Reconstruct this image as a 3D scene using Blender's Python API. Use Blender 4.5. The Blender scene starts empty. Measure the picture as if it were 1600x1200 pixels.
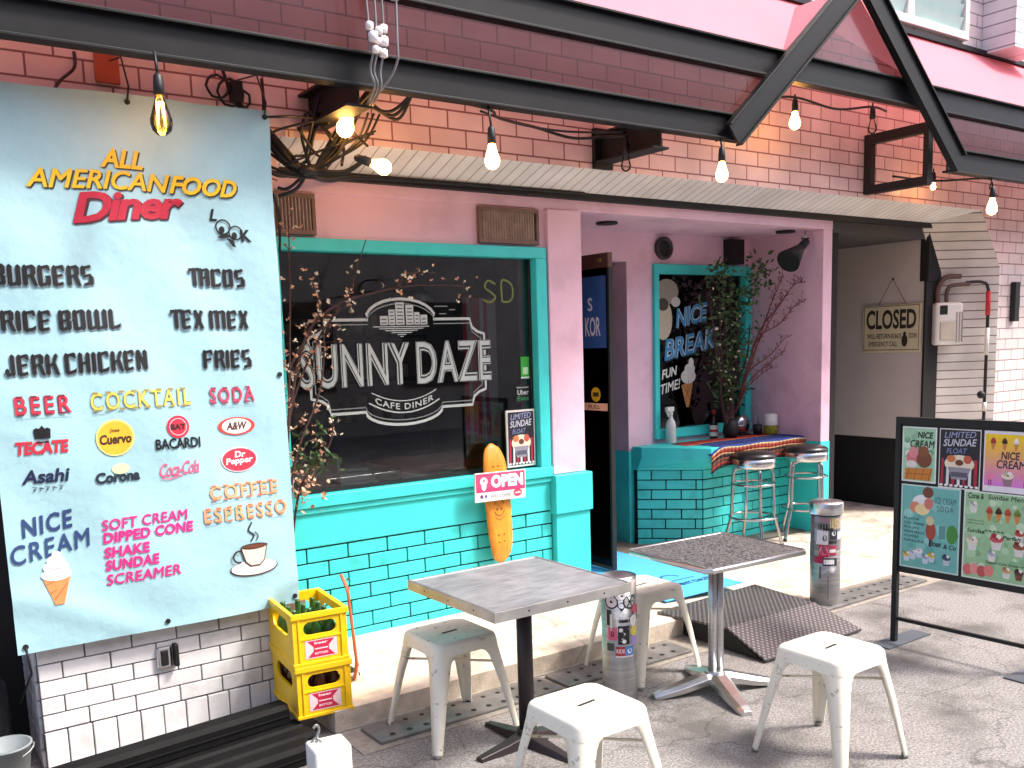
import bpy, bmesh, math, random
from mathutils import Vector, Matrix
random.seed(7)
PI = math.pi
scene = bpy.context.scene
COL = scene.collection

# ------------------------------------------------------------------ camera, sky, sun, exposure
cam_data = bpy.data.cameras.new('camera')
cam = bpy.data.objects.new('camera', cam_data)
COL.objects.link(cam)
right = Vector((0.8156792825, -0.5776820181, -0.0308349469))
up = Vector((0.1073070617, 0.0987095139, 0.9893137148))
back = Vector((-0.5684650408, -0.8102715087, 0.1425046655))
mw = Matrix.Identity(4)
for i in range(3):
    mw[i][0], mw[i][1], mw[i][2] = right[i], up[i], back[i]
mw.translation = Vector((0, -4.73, 1.70))
cam.matrix_world = mw
cam_data.sensor_width = 36
cam_data.lens = 1466.19 / 1600 * 36
cam_data.shift_y = 0.09375
cam_data.clip_start = 0.05
cam_data.clip_end = 500
scene.camera = cam

SUN = Vector((0.55, -0.53, 1.0)).normalized()
world = bpy.data.worlds.new("World")
scene.world = world
world.use_nodes = True
wn = world.node_tree
sky = wn.nodes.new('ShaderNodeTexSky')
sky.sky_type = 'NISHITA'
sky.sun_disc = False
sky.air_density = 0.7
sky.dust_density = 3.5
sky.ozone_density = 0.6
sky.sun_elevation = math.asin(SUN.z)
sky.sun_rotation = math.atan2(SUN.x, SUN.y)
wn.links.new(sky.outputs[0], wn.nodes['Background'].inputs[0])
wn.nodes['Background'].inputs[1].default_value = 0.15
sl = bpy.data.lights.new('sun', 'SUN')
sl.energy = 1.7
sl.angle = math.radians(11.0)
sl.color = (1.0, 0.95, 0.88)
so = bpy.data.objects.new('sun', sl)
COL.objects.link(so)
so.rotation_euler = (-SUN).to_track_quat('-Z', 'Y').to_euler()
scene.view_settings.view_transform = 'Standard'
scene.view_settings.look = 'None'
scene.view_settings.gamma = 1
scene.view_settings.exposure = 1.56
scene.cycles.max_bounces = 8

# ------------------------------------------------------------------ materials
def S(r, g, b):
    def f(c):
        c /= 255.0
        return c / 12.92 if c <= 0.04045 else ((c + 0.055) / 1.055) ** 2.4
    return (f(r), f(g), f(b), 1)

MATS = {}
def mat(name, col, rough=0.6, metal=0.0, vary=0.12, nscale=6.0, bump=0.0, bscale=60.0, spec=0.5, emit=None, estr=0, coat=0.0, dirt=None, dscale=2.0, damt=0.5, aniso=None, dlo=0.5, island=0, cracks=0):
    """procedural principled material: colour varied by noise, optional blotchy dirt and fine bump"""
    if name in MATS: return MATS[name]
    m = bpy.data.materials.new(name); m.use_nodes = True
    nt = m.node_tree; n = nt.nodes; L = nt.links
    b = n['Principled BSDF']
    b.inputs['Roughness'].default_value = rough
    b.inputs['Metallic'].default_value = metal
    b.inputs['Specular IOR Level'].default_value = spec
    b.inputs['Coat Weight'].default_value = coat
    tc = n.new('ShaderNodeTexCoord')
    out = None
    no = n.new('ShaderNodeTexNoise'); no.inputs['Scale'].default_value = nscale; no.inputs['Detail'].default_value = 6
    if aniso:
        mp = n.new('ShaderNodeMapping'); mp.inputs['Scale'].default_value = aniso
        L.new(tc.outputs['Object'], mp.inputs[0]); L.new(mp.outputs[0], no.inputs['Vector'])
    else:
        L.new(tc.outputs['Object'], no.inputs['Vector'])
    cr = n.new('ShaderNodeValToRGB')
    c = Vector(col[:3])
    cr.color_ramp.elements[0].position = 0.3; cr.color_ramp.elements[1].position = 0.72
    cr.color_ramp.elements[0].color = (*(c * (1 - vary)), 1)
    cr.color_ramp.elements[1].color = (*[min(1, x * (1 + vary)) for x in c], 1)
    L.new(no.outputs['Fac'], cr.inputs[0]); out = cr.outputs[0]
    if dirt:
        nd = n.new('ShaderNodeTexNoise'); nd.inputs['Scale'].default_value = dscale; nd.inputs['Detail'].default_value = 8; nd.inputs['Roughness'].default_value = 0.65
        L.new(tc.outputs['Object'], nd.inputs['Vector'])
        r2 = n.new('ShaderNodeValToRGB'); r2.color_ramp.elements[0].position = dlo; r2.color_ramp.elements[1].position = min(1, dlo + (0.2 if dlo < .56 else .06))
        r2.color_ramp.elements[0].color = (0, 0, 0, 1); r2.color_ramp.elements[1].color = (damt, damt, damt, 1)
        L.new(nd.outputs['Fac'], r2.inputs[0])
        mx = n.new('ShaderNodeMix'); mx.data_type = 'RGBA'
        L.new(r2.outputs[0], mx.inputs[0]); L.new(out, mx.inputs[6]); mx.inputs[7].default_value = dirt
        out = mx.outputs[2]
    if cracks:       # fine wandering cracks
        vn = n.new('ShaderNodeTexNoise'); vn.inputs['Scale'].default_value = 2.5; vn.inputs['Detail'].default_value = 6
        va = n.new('ShaderNodeMix'); va.data_type = 'RGBA'; va.blend_type = 'ADD'; va.inputs[0].default_value = .5
        L.new(tc.outputs['Object'], vn.inputs['Vector']); L.new(tc.outputs['Object'], va.inputs[6]); L.new(vn.outputs['Color'], va.inputs[7])
        vv = n.new('ShaderNodeTexVoronoi'); vv.feature = 'DISTANCE_TO_EDGE'; vv.inputs['Scale'].default_value = cracks; L.new(va.outputs[2], vv.inputs['Vector'])
        vr = n.new('ShaderNodeValToRGB'); vr.color_ramp.elements[0].color = (.62, .62, .62, 1); vr.color_ramp.elements[1].color = (1, 1, 1, 1); vr.color_ramp.elements[1].position = .007
        L.new(vv.outputs['Distance'], vr.inputs[0])
        vm = n.new('ShaderNodeMix'); vm.data_type = 'RGBA'; vm.blend_type = 'MULTIPLY'; vm.inputs[0].default_value = 1
        L.new(out, vm.inputs[6]); L.new(vr.outputs[0], vm.inputs[7]); out = vm.outputs[2]
    if island:       # every separate brick or tile takes a slightly different shade
        ge = n.new('ShaderNodeNewGeometry'); im = n.new('ShaderNodeMapRange'); im.inputs[3].default_value = 1 - island; im.inputs[4].default_value = 1 + island * .6
        L.new(ge.outputs['Random Per Island'], im.inputs[0])
        mi = n.new('ShaderNodeMix'); mi.data_type = 'RGBA'; mi.blend_type = 'MULTIPLY'; mi.inputs[0].default_value = 1
        L.new(out, mi.inputs[6]); L.new(im.outputs[0], mi.inputs[7]); out = mi.outputs[2]
    L.new(out, b.inputs['Base Color'])
    if metal < 0.5 or aniso:
        rr = n.new('ShaderNodeMapRange'); rr.inputs[3].default_value = max(0, rough - 0.08); rr.inputs[4].default_value = min(1, rough + 0.1)
        L.new(no.outputs['Fac'], rr.inputs[0]); L.new(rr.outputs[0], b.inputs['Roughness'])
    if bump:
        nb = n.new('ShaderNodeTexNoise'); nb.inputs['Scale'].default_value = bscale; nb.inputs['Detail'].default_value = 4
        L.new(tc.outputs['Object'], nb.inputs['Vector'])
        bp = n.new('ShaderNodeBump'); bp.inputs['Strength'].default_value = bump; bp.inputs['Distance'].default_value = 0.01
        L.new(nb.outputs['Fac'], bp.inputs['Height']); L.new(bp.outputs[0], b.inputs['Normal'])
    if emit:
        b.inputs['Emission Color'].default_value = emit; b.inputs['Emission Strength'].default_value = estr
    MATS[name] = m
    return m

def ink(rgb):
    return mat('print_ink_%d_%d_%d' % rgb, S(*rgb), 0.55, vary=0.05, nscale=40)

def brick_mat(name, axes, bw, rh, c1, c2, mortar, ms=0.006, rough=0.35, offset=0.5, rot=0):
    m = bpy.data.materials.new(name); m.use_nodes = True
    nt = m.node_tree; n = nt.nodes; L = nt.links; b = n['Principled BSDF']
    tc = n.new('ShaderNodeTexCoord'); sp = n.new('ShaderNodeSeparateXYZ'); cb = n.new('ShaderNodeCombineXYZ')
    L.new(tc.outputs['Object'], sp.inputs[0])
    L.new(sp.outputs['XYZ'.index(axes[0])], cb.inputs[0]); L.new(sp.outputs['XYZ'.index(axes[1])], cb.inputs[1])
    br = n.new('ShaderNodeTexBrick'); br.offset = offset
    br.inputs['Scale'].default_value = 1; br.inputs['Brick Width'].default_value = bw; br.inputs['Row Height'].default_value = rh
    br.inputs['Mortar Size'].default_value = ms; br.inputs['Mortar Smooth'].default_value = 0.15; br.inputs['Bias'].default_value = 0
    br.inputs['Color1'].default_value = c1; br.inputs['Color2'].default_value = c2; br.inputs['Mortar'].default_value = mortar
    L.new(cb.outputs[0], br.inputs['Vector'])
    no = n.new('ShaderNodeTexNoise'); no.inputs['Scale'].default_value = 3; no.inputs['Detail'].default_value = 8
    L.new(tc.outputs['Object'], no.inputs['Vector'])
    mr = n.new('ShaderNodeMapRange'); mr.inputs[1].default_value = .3; mr.inputs[2].default_value = .7; mr.inputs[3].default_value = 0.82; mr.inputs[4].default_value = 1.08
    L.new(no.outputs['Fac'], mr.inputs[0])
    mx = n.new('ShaderNodeMix'); mx.data_type = 'RGBA'; mx.blend_type = 'MULTIPLY'; mx.inputs[0].default_value = 1
    L.new(br.outputs['Color'], mx.inputs[6]); L.new(mr.outputs[0], mx.inputs[7]); L.new(mx.outputs[2], b.inputs['Base Color'])
    b.inputs['Roughness'].default_value = rough
    bp = n.new('ShaderNodeBump'); bp.inputs['Strength'].default_value = 0.6; bp.inputs['Distance'].default_value = 0.004; bp.invert = True
    L.new(br.outputs['Fac'], bp.inputs['Height']); L.new(bp.outputs[0], b.inputs['Normal'])
    MATS[name] = m
    return m

def glass_mat(name, tint=(1, 1, 1), refl=1.0, rough=0.0, smoke=None):
    m = bpy.data.materials.new(name); m.use_nodes = True
    nt = m.node_tree; n = nt.nodes; L = nt.links
    n.remove(n['Principled BSDF'])
    tr = n.new('ShaderNodeBsdfTransparent'); tr.inputs[0].default_value = (*tint, 1)
    gl = n.new('ShaderNodeBsdfGlossy'); gl.inputs['Roughness'].default_value = rough
    fr = n.new('ShaderNodeFresnel'); fr.inputs[0].default_value = 1.5
    mm = n.new('ShaderNodeMath'); mm.operation = 'MULTIPLY'; mm.inputs[1].default_value = refl
    no = n.new('ShaderNodeTexNoise'); no.inputs['Scale'].default_value = 1.2
    bp = n.new('ShaderNodeBump'); bp.inputs['Strength'].default_value = 0.02
    L.new(no.outputs['Fac'], bp.inputs['Height']); L.new(bp.outputs[0], gl.inputs['Normal'])
    mx = n.new('ShaderNodeMixShader')
    L.new(fr.outputs[0], mm.inputs[0]); L.new(mm.outputs[0], mx.inputs[0]); L.new(tr.outputs[0], mx.inputs[1]); L.new(gl.outputs[0], mx.inputs[2])
    res = mx.outputs[0]
    if smoke:
        df = n.new('ShaderNodeBsdfDiffuse'); df.inputs[0].default_value = (*smoke, 1)
        m2 = n.new('ShaderNodeMixShader'); m2.inputs[0].default_value = .4; L.new(res, m2.inputs[1]); L.new(df.outputs[0], m2.inputs[2]); res = m2.outputs[0]
    L.new(res, n['Material Output'].inputs[0])
    MATS[name] = m
    return m

def cloth_translucent(name, col, tcol, amt):
    m = bpy.data.materials.new(name); m.use_nodes = True
    nt = m.node_tree; n = nt.nodes; L = nt.links
    b = n['Principled BSDF']; b.inputs['Base Color'].default_value = col; b.inputs['Roughness'].default_value = 0.7
    no = n.new('ShaderNodeTexNoise'); no.inputs['Scale'].default_value = 1.5; no.inputs['Detail'].default_value = 6
    tc = n.new('ShaderNodeTexCoord'); L.new(tc.outputs['Object'], no.inputs['Vector'])
    cr = n.new('ShaderNodeValToRGB'); cr.color_ramp.elements[0].position = .3; cr.color_ramp.elements[1].position = .7
    cr.color_ramp.elements[0].color = (col[0] * .92, col[1] * .88, col[2] * .88, 1); cr.color_ramp.elements[1].color = col
    L.new(no.outputs['Fac'], cr.inputs[0]); L.new(cr.outputs[0], b.inputs['Base Color'])
    t = n.new('ShaderNodeBsdfTranslucent'); t.inputs[0].default_value = tcol
    mx = n.new('ShaderNodeMixShader'); mx.inputs[0].default_value = amt
    L.new(b.outputs[0], mx.inputs[1]); L.new(t.outputs[0], mx.inputs[2]); L.new(mx.outputs[0], n['Material Output'].inputs[0])
    MATS[name] = m
    return m

TEALB = mat('teal_painted_brick', S(64, 210, 206), 0.42, vary=0.06, nscale=5, bump=0.15, bscale=70, dirt=S(36, 140, 138), dscale=7, damt=0.45, island=.10)
TEAL = mat('teal_paint', S(64, 210, 206), 0.45, vary=0.05, nscale=3, bump=0.08, bscale=90, dirt=S(40, 160, 156), dscale=4, damt=0.35)
PINK = mat('pink_paint', S(232, 192, 208), 0.5, vary=0.05, nscale=4, bump=0.15, bscale=60, dirt=S(190, 150, 166), dscale=3.5, damt=0.45)
GROUT = mat('dark_grout', S(22, 40, 46), 0.9)
CREAMC = mat('cream_concrete', S(204, 190, 174), 0.85, vary=0.16, nscale=14, bump=0.35, bscale=120, dirt=S(128, 108, 88), dscale=3.2, damt=0.6, dlo=.5, cracks=.5)
ASPH = mat('worn_concrete_street', S(146, 141, 138), 0.88, vary=0.6, nscale=95, bump=0.7, bscale=220, dirt=S(88, 83, 80), dscale=1.9, damt=0.85, dlo=.46, cracks=.7)
WTILE = mat('white_glazed_tile', S(224, 222, 222), 0.3, vary=0.05, nscale=5, dirt=S(160, 154, 148), dscale=7, damt=0.45, island=.06)
GREYGROUT = mat('grey_grout', S(105, 100, 98), 0.9)
BLKM = mat('black_painted_steel', S(13, 14, 16), 0.5, spec=.3, vary=0.12, nscale=8, dirt=S(26, 26, 29), dscale=4, damt=0.5)
BLACK = mat('matt_black', S(16, 16, 18), 0.6, vary=0.3)
RUBBER = mat('black_rubber_cable', S(14, 14, 15), 0.5)
CHROME = mat('chrome', (0.46, 0.46, 0.47, 1), 0.14, 1.0, vary=0.08)
ALU = mat('brushed_aluminium', (0.62, 0.62, 0.63, 1), 0.3, 1.0, vary=0.1, nscale=4, aniso=(1, 1, 30))
ZINC = mat('scratched_zinc_sheet', (0.34, 0.36, 0.38, 1), 0.42, 0.55, vary=0.25, nscale=5, aniso=(2, 9, 1), dirt=(0.6, 0.6, 0.6, 1), dscale=5, damt=0.5)
STOOLW = mat('cream_enamel', S(234, 228, 210), 0.38, vary=0.05, nscale=5, bump=.06, bscale=40, dirt=S(136, 116, 88), dscale=26, damt=0.75, dlo=.60)
DARKM = mat('dark_brown_metal', S(50, 42, 44), 0.4, 0.3)
YEL = mat('yellow_crate_plastic', S(246, 198, 12), 0.42, vary=0.05, nscale=9, dirt=S(190, 146, 10), dscale=10, damt=0.5)
WOODV = mat('brown_wood_vent', S(122, 98, 88), 0.7, vary=0.2, nscale=20)
BROWNRAIL = mat('brown_door_rail', S(84, 54, 44), 0.45, vary=0.2, nscale=12)
WHITEP = mat('white_plastic', S(225, 222, 214), 0.45, vary=0.05)
DARKROOM = mat('dark_interior_wall', S(128, 112, 102), 0.8, vary=0.3, nscale=2)
GLASS = glass_mat('window_glass', (0.84, 0.87, 0.87), 1.25)
GLASSDK = glass_mat('tinted_canopy_panel', (0.34, 0.27, 0.31), 1.6, 0.15, (.07, .045, .055))
GLASSCLR = glass_mat('clear_bottle_glass', (0.9, 0.88, 0.85), 1.2, 0.02)

# ------------------------------------------------------------------ object helpers
def tag(o, label=None, cat=None, group=None, kind=None):
    if label: o['label'] = label
    if cat: o['category'] = cat
    if group: o['group'] = group
    if kind: o['kind'] = kind
    return o

def thing(name, label, cat, loc=(0, 0, 0), rotz=0, group=None):
    o = bpy.data.objects.new(name, None); COL.objects.link(o)
    o.location = loc; o.rotation_euler = (0, 0, rotz); o.empty_display_size = 0.1
    return tag(o, label, cat, group)

def wpos(o):
    p = Vector(o.location)
    while o.parent:
        o = o.parent; p += Vector(o.location)
    return p

def copy_tree(o, parent=None):
    c = o.copy(); COL.objects.link(c); c.parent = parent
    for ch in list(o.children): copy_tree(ch, c)
    return c

class MB:
    def __init__(s): s.v = []; s.f = []; s.m = []; s.sm = []; s.mi = 0
    def face(s, idx, smooth=False): s.f.append(tuple(idx)); s.m.append(s.mi); s.sm.append(smooth)
    def add(s, verts, faces, smooth=False):
        b = len(s.v); s.v += [Vector(p) for p in verts]
        for f in faces: s.face([b + i for i in f], smooth)
        return s
    def box(s, c, size, rot=None, pivot=None):
        hx, hy, hz = [d / 2 for d in size]; c = Vector(c)
        vs = [Vector((x, y, z)) for x in (-hx, hx) for y in (-hy, hy) for z in (-hz, hz)]
        if rot is not None: vs = [rot @ p for p in vs]
        vs = [p + c for p in vs]
        return s.add(vs, [(0, 1, 3, 2), (4, 6, 7, 5), (0, 4, 5, 1), (2, 3, 7, 6), (0, 2, 6, 4), (1, 5, 7, 3)])
    def bb(s, a, b):
        return s.box([(a[i] + b[i]) / 2 for i in range(3)], [abs(b[i] - a[i]) for i in range(3)])
    def quad(s, *p): return s.add(p, [tuple(range(len(p)))])
    def loft(s, rings, close=True, caps=True, smooth=True):
        n = len(rings[0]); b = len(s.v)
        for r in rings: s.v += [Vector(p) for p in r]
        for k in range(len(rings) - 1):
            for i in range(n if close else n - 1):
                j = (i + 1) % n
                s.face((b + k * n + i, b + k * n + j, b + (k + 1) * n + j, b + (k + 1) * n + i), smooth)
        if caps:
            s.face([b + i for i in reversed(range(n))]); s.face([b + (len(rings) - 1) * n + i for i in range(n)])
        return s
    def cyl(s, p0, p1, r0, r1=None, n=16, caps=True, smooth=True):
        p0 = Vector(p0); p1 = Vector(p1); r1 = r0 if r1 is None else r1
        d = (p1 - p0).normalized(); a = d.orthogonal().normalized(); b = d.cross(a)
        rings = [[p + (a * math.cos(2 * PI * i / n) + b * math.sin(2 * PI * i / n)) * r for i in range(n)] for p, r in ((p0, r0), (p1, r1))]
        return s.loft(rings, caps=caps, smooth=smooth)
    def tube(s, pts, r, n=8, caps=True, closed=False, flat=None):
        pts = [Vector(p) for p in pts]; rings = []; N = len(pts)
        prev = None
        for i, p in enumerate(pts):
            if closed: d = pts[(i + 1) % N] - pts[i - 1]
            else: d = pts[min(i + 1, N - 1)] - pts[max(i - 1, 0)]
            d.normalize()
            if prev is None: a = d.orthogonal().normalized()
            else:
                a = prev - d * prev.dot(d)
                a = a.normalized() if a.length > 1e-6 else d.orthogonal().normalized()
            prev = a; b = d.cross(a)
            rr = r[i] if isinstance(r, (list, tuple)) else r
            rings.append([p + (a * math.cos(2 * PI * k / n) + b * math.sin(2 * PI * k / n)) * rr for k in range(n)])
        if closed: rings.append(rings[0]); caps = False
        return s.loft(rings, caps=caps)
    def lathe(s, prof, c=(0, 0, 0), n=20, caps=True):
        c = Vector(c)
        rings = [[c + Vector((r * math.cos(2 * PI * i / n), r * math.sin(2 * PI * i / n), z)) for i in range(n)] for r, z in prof]
        return s.loft(rings, caps=caps)
    def prism(s, pts, ext):
        ext = Vector(ext); a = [Vector(p) for p in pts]; b = [p + ext for p in a]
        return s.loft([a, b], smooth=False)
    def sphere(s, c, r, n=10, sc=(1, 1, 1)):
        c = Vector(c); rings = []
        for k in range(n + 1):
            t = PI * k / n; rr = max(1e-4, math.sin(t)) * r
            rings.append([c + Vector((rr * math.cos(2 * PI * i / (n + 4)) * sc[0], rr * math.sin(2 * PI * i / (n + 4)) * sc[1], -math.cos(t) * r * sc[2])) for i in range(n + 4)])
        return s.loft(rings)
    def build(s, name, mats, parent=None, bevel=0, seg=2, local=False, recalc=True):
        me = bpy.data.meshes.new(name)
        off = Vector((0, 0, 0)) if (parent is None or local) else wpos(parent)
        me.from_pydata([p - off for p in s.v], [], s.f)
        if not isinstance(mats, (list, tuple)): mats = [mats]
        for m in mats: me.materials.append(m)
        me.polygons.foreach_set('material_index', s.m)
        me.polygons.foreach_set('use_smooth', s.sm)
        if recalc:
            b = bmesh.new(); b.from_mesh(me); bmesh.ops.recalc_face_normals(b, faces=b.faces); b.to_mesh(me); b.free()
        me.update()
        o = bpy.data.objects.new(name, me); COL.objects.link(o); o.parent = parent
        if bevel:
            md = o.modifiers.new('edge', 'BEVEL'); md.width = bevel; md.segments = seg; md.limit_method = 'ANGLE'; md.angle_limit = math.radians(40)
        return o

_text_cache = {}
def text_geo(s, bold=0.0, shear=0.0, space=1.0, res=3):
    key = (s, bold, shear, space, res)
    if key in _text_cache: return _text_cache[key]
    cu = bpy.data.curves.new('lettering_curve', 'FONT')
    cu.body = s; cu.size = 1; cu.offset = bold; cu.shear = shear; cu.space_character = space; cu.resolution_u = res; cu.fill_mode = 'FRONT'
    ob = bpy.data.objects.new('lettering_curve', cu)
    me = bpy.data.meshes.new_from_object(ob)
    vs = [(v.co.x, v.co.y) for v in me.vertices]; fs = [tuple(p.vertices) for p in me.polygons]
    bpy.data.objects.remove(ob); bpy.data.curves.remove(cu); bpy.data.meshes.remove(me)
    if vs:
        x0 = min(v[0] for v in vs); x1 = max(v[0] for v in vs); y0 = min(v[1] for v in vs); y1 = max(v[1] for v in vs)
        vs = [((x - x0) / (x1 - x0), (y - y0) / (y1 - y0)) for x, y in vs]
    _text_cache[key] = (vs, fs)
    return vs, fs

BLT = {'B': 'S0 U2 D2 t m b', 'U': 'S0 S2 b', 'R': 'S0 U2 L2 t m', 'G': 'S0 D2 t b h g', 'E': 'S0 t m b h', 'S': 'U0 D2 t m b', 'I': 'S0', 'C': 'S0 t b h k', 'O': 'S0 S2 t b', 'W': 'S0 S2 S4 b c',
       'L': 'S0 b k', 'J': 'S1.2 j', 'K': 'S0 K2 L2 m', 'H': 'S0 S2 m', 'N': 'S0 S2 n', 'T': 'S1.2 T', 'A': 'S0 S2 t m', 'X': 'x', 'M': 'S0 S2 S4 t u', 'F': 'S0 t m h'}
def black_letter(art, txt, u, v, w, h, rgb):
    """lettering with pointed broad-pen stems"""
    adv = {'I': 1.6, 'W': 5.6, 'M': 5.6, ' ': 1.3, 'L': 3.0, 'J': 2.9, 'T': 3.2, 'X': 3.6}
    tot = sum(adv.get(c, 3.6) for c in txt) - .6; kx = w / tot; ky = h / 6.0; x0 = .5
    def P(pts): art.poly([(u + (x0 + a) * kx, v + b * ky) for a, b in pts], rgb)
    def stem(x, a, b): P([(x - .58, a + .55), (x, a), (x + .58, a + .55), (x + .58, b - .55), (x, b), (x - .58, b - .55)])
    def con(xa, xb, y, tk=.42, sl=.25): P([(xa, y - tk - sl), (xb, y - tk + sl), (xb, y + tk + sl), (xa, y + tk - sl)])
    for c in txt:
        for k in BLT.get(c, '').split():
            o, x = k[0], float(k[1:] or 0)
            if o == 'S': stem(x, 0, 6)
            elif o == 'U': stem(x, 2.9, 5.9)
            elif o == 'D': stem(x, .1, 3.1)
            elif o == 'L': P([(x - .9, 2.9), (x + .1, 3.1), (x + .75, .6), (x + .95, .2), (x + .3, 0), (x - .3, .6)])
            elif o == 'K': P([(x - .9, 2.9), (x - .2, 3.1), (x + .7, 5.3), (x + .3, 6), (x - .4, 5.4)])
            elif o == 't': con(0, 2, 5.35)
            elif o == 'u': con(2, 4, 5.35)
            elif o == 'm': con(0, 2, 2.95, .34)
            elif o == 'b': con(0, 2, .6)
            elif o == 'c': con(2, 4, .6)
            elif o == 'h': P([(1.4, 5.9), (2.3, 5.9), (2.5, 4.2), (1.7, 4.7)])
            elif o == 'k': P([(1.3, .2), (2.3, .5), (2.5, 1.7), (1.8, 1.3)])
            elif o == 'g': con(1.2, 2.5, 2.7, .3, .1)
            elif o == 'j': con(-.4, 1.2, .6); stem(-.25, .2, 2.2)
            elif o == 'n': P([(-.3, 5.6), (.5, 5.9), (2.3, 1.0), (1.5, .5)])
            elif o == 'T': con(-.5, 2.9, 5.4, .45, .2); P([(-.55, 5.6), (-.1, 5.5), (-.1, 4.0), (-.6, 4.6)]); P([(2.5, 5.6), (2.95, 5.7), (2.95, 4.3), (2.5, 4.8)])
            elif o == 'x': P([(-.5, 5.6), (.5, 6), (2.5, .5), (1.6, 0)]); P([(1.6, 5.9), (2.5, 5.5), (.4, .1), (-.5, .5)]); con(.2, 1.8, 3, .3, .1)
        x0 += adv.get(c, 3.6)

class Art:
    """flat printed artwork: layered coloured shapes in (u, v), later mapped on a surface"""
    def __init__(s): s.items = []; s.layer = 0; s.cols = []
    def _c(s, rgb):
        if rgb not in s.cols: s.cols.append(rgb)
        return s.cols.index(rgb)
    def raw(s, vs, fs, rgb, lift=0):
        bx = (min(p[0] for p in vs), min(p[1] for p in vs), max(p[0] for p in vs), max(p[1] for p in vs))
        ly = 1 + max([it[3] for it in (s.items if not lift else s.items[:-lift]) if it[4][0] < bx[2] and it[4][2] > bx[0] and it[4][1] < bx[3] and it[4][3] > bx[1]] or [0])
        s.items.append((vs, fs, s._c(rgb), ly + .12 * lift, bx))
    def poly(s, pts, rgb): s.raw(list(pts), [tuple(range(len(pts)))], rgb)
    def rect(s, u0, v0, u1, v1, rgb, n=1, m=1):
        vs = [(u0 + (u1 - u0) * i / n, v0 + (v1 - v0) * j / m) for j in range(m + 1) for i in range(n + 1)]
        fs = [(j * (n + 1) + i, j * (n + 1) + i + 1, (j + 1) * (n + 1) + i + 1, (j + 1) * (n + 1) + i) for j in range(m) for i in range(n)]
        s.raw(vs, fs, rgb)
    def disc(s, u, v, ru, rgb, rv=None, n=20, a0=0, a1=2 * PI):
        rv = ru if rv is None else rv
        s.poly([(u + ru * math.cos(a0 + (a1 - a0) * i / n), v + rv * math.sin(a0 + (a1 - a0) * i / n)) for i in range(n if a1 - a0 > 6.28 else n + 1)], rgb)
    def line(s, pts, w, rgb, closed=False):
        n = len(pts); vs = []; fs = []
        for i in range(n):
            if closed: a, b = pts[i - 1], pts[(i + 1) % n]
            else: a, b = pts[max(0, i - 1)], pts[min(n - 1, i + 1)]
            dx, dy = b[0] - a[0], b[1] - a[1]; l = math.hypot(dx, dy) or 1
            nx, ny = -dy / l * w / 2, dx / l * w / 2
            vs += [(pts[i][0] + nx, pts[i][1] + ny), (pts[i][0] - nx, pts[i][1] - ny)]
        for i in range(n if closed else n - 1):
            j = (i + 1) % n; fs.append((2 * i, 2 * j, 2 * j + 1, 2 * i + 1))
        s.raw(vs, fs, rgb)
    def arc(s, u, v, r, a0, a1, w, rgb, n=14, rv=None):
        rv = r if rv is None else rv
        s.line([(u + r * math.cos(a0 + (a1 - a0) * i / n), v + rv * math.sin(a0 + (a1 - a0) * i / n)) for i in range(n + 1)], w, rgb)
    def text(s, t, u, v, w, h, rgb, bold=0.0, shear=0.0, space=1.0, slope=0.0, du=0, dv=0, fn=None, res=3):
        if bold > 0 and ('M' in t or 'm' in t):     # the built-in M does not take an outline offset: thicken it by close copies
            bw = bold * h * .55
            for k, (ox, oy) in enumerate(((-1, -1), (1, -1), (-1, 1), (1, 1), (0, 0))):
                vs, fs = text_geo(t, 0.0, shear, space, res); o = []
                for x, y in vs:
                    p = (u + du + bw + x * (w - 2 * bw) + ox * bw, v + dv + bw + y * (h - 2 * bw) + oy * bw + x * w * slope)
                    o.append(fn(*p) if fn else p)
                s.raw(o, fs, rgb, k)
            return
        vs, fs = text_geo(t, bold, shear, space, res)
        o = []
        for x, y in vs:
            p = (u + du + x * w, v + dv + y * h + x * w * slope)
            o.append(fn(*p) if fn else p)
        s.raw(o, fs, rgb)
    def build(s, name, fn, parent, eps=0.0002, local=False):
        mb = MB()
        for vs, fs, c, ly, bx in s.items:
            mb.mi = c; mb.add([fn(u, v, ly * eps) for u, v in vs], fs)
        return mb.build(name, [ink(c) for c in s.cols], parent, recalc=False, local=local)

def cat(p0, p1, p2, p3, n=8):
    out = []
    for i in range(n):
        t = i / n
        out.append(0.5 * ((2 * p1) + (p2 - p0) * t + (2 * p0 - 5 * p1 + 4 * p2 - p3) * t * t + (3 * p1 - p0 - 3 * p2 + p3) * t ** 3))
    return out
def spline(pts, n=8):
    P = [Vector(p) for p in pts]; out = []
    for i in range(len(P) - 1):
        out += cat(P[max(0, i - 1)], P[i], P[i + 1], P[min(len(P) - 1, i + 2)], n)
    return out + [P[-1]]

# ------------------------------------------------------------------ setting: street, step, gutter
ROADTOP = 0.0
mb = MB(); mb.quad((-40, -60, 0), (60, -60, 0), (60, 60, 0), (-40, 60, 0))
tag(mb.build('street', ASPH), kind='structure')
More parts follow.
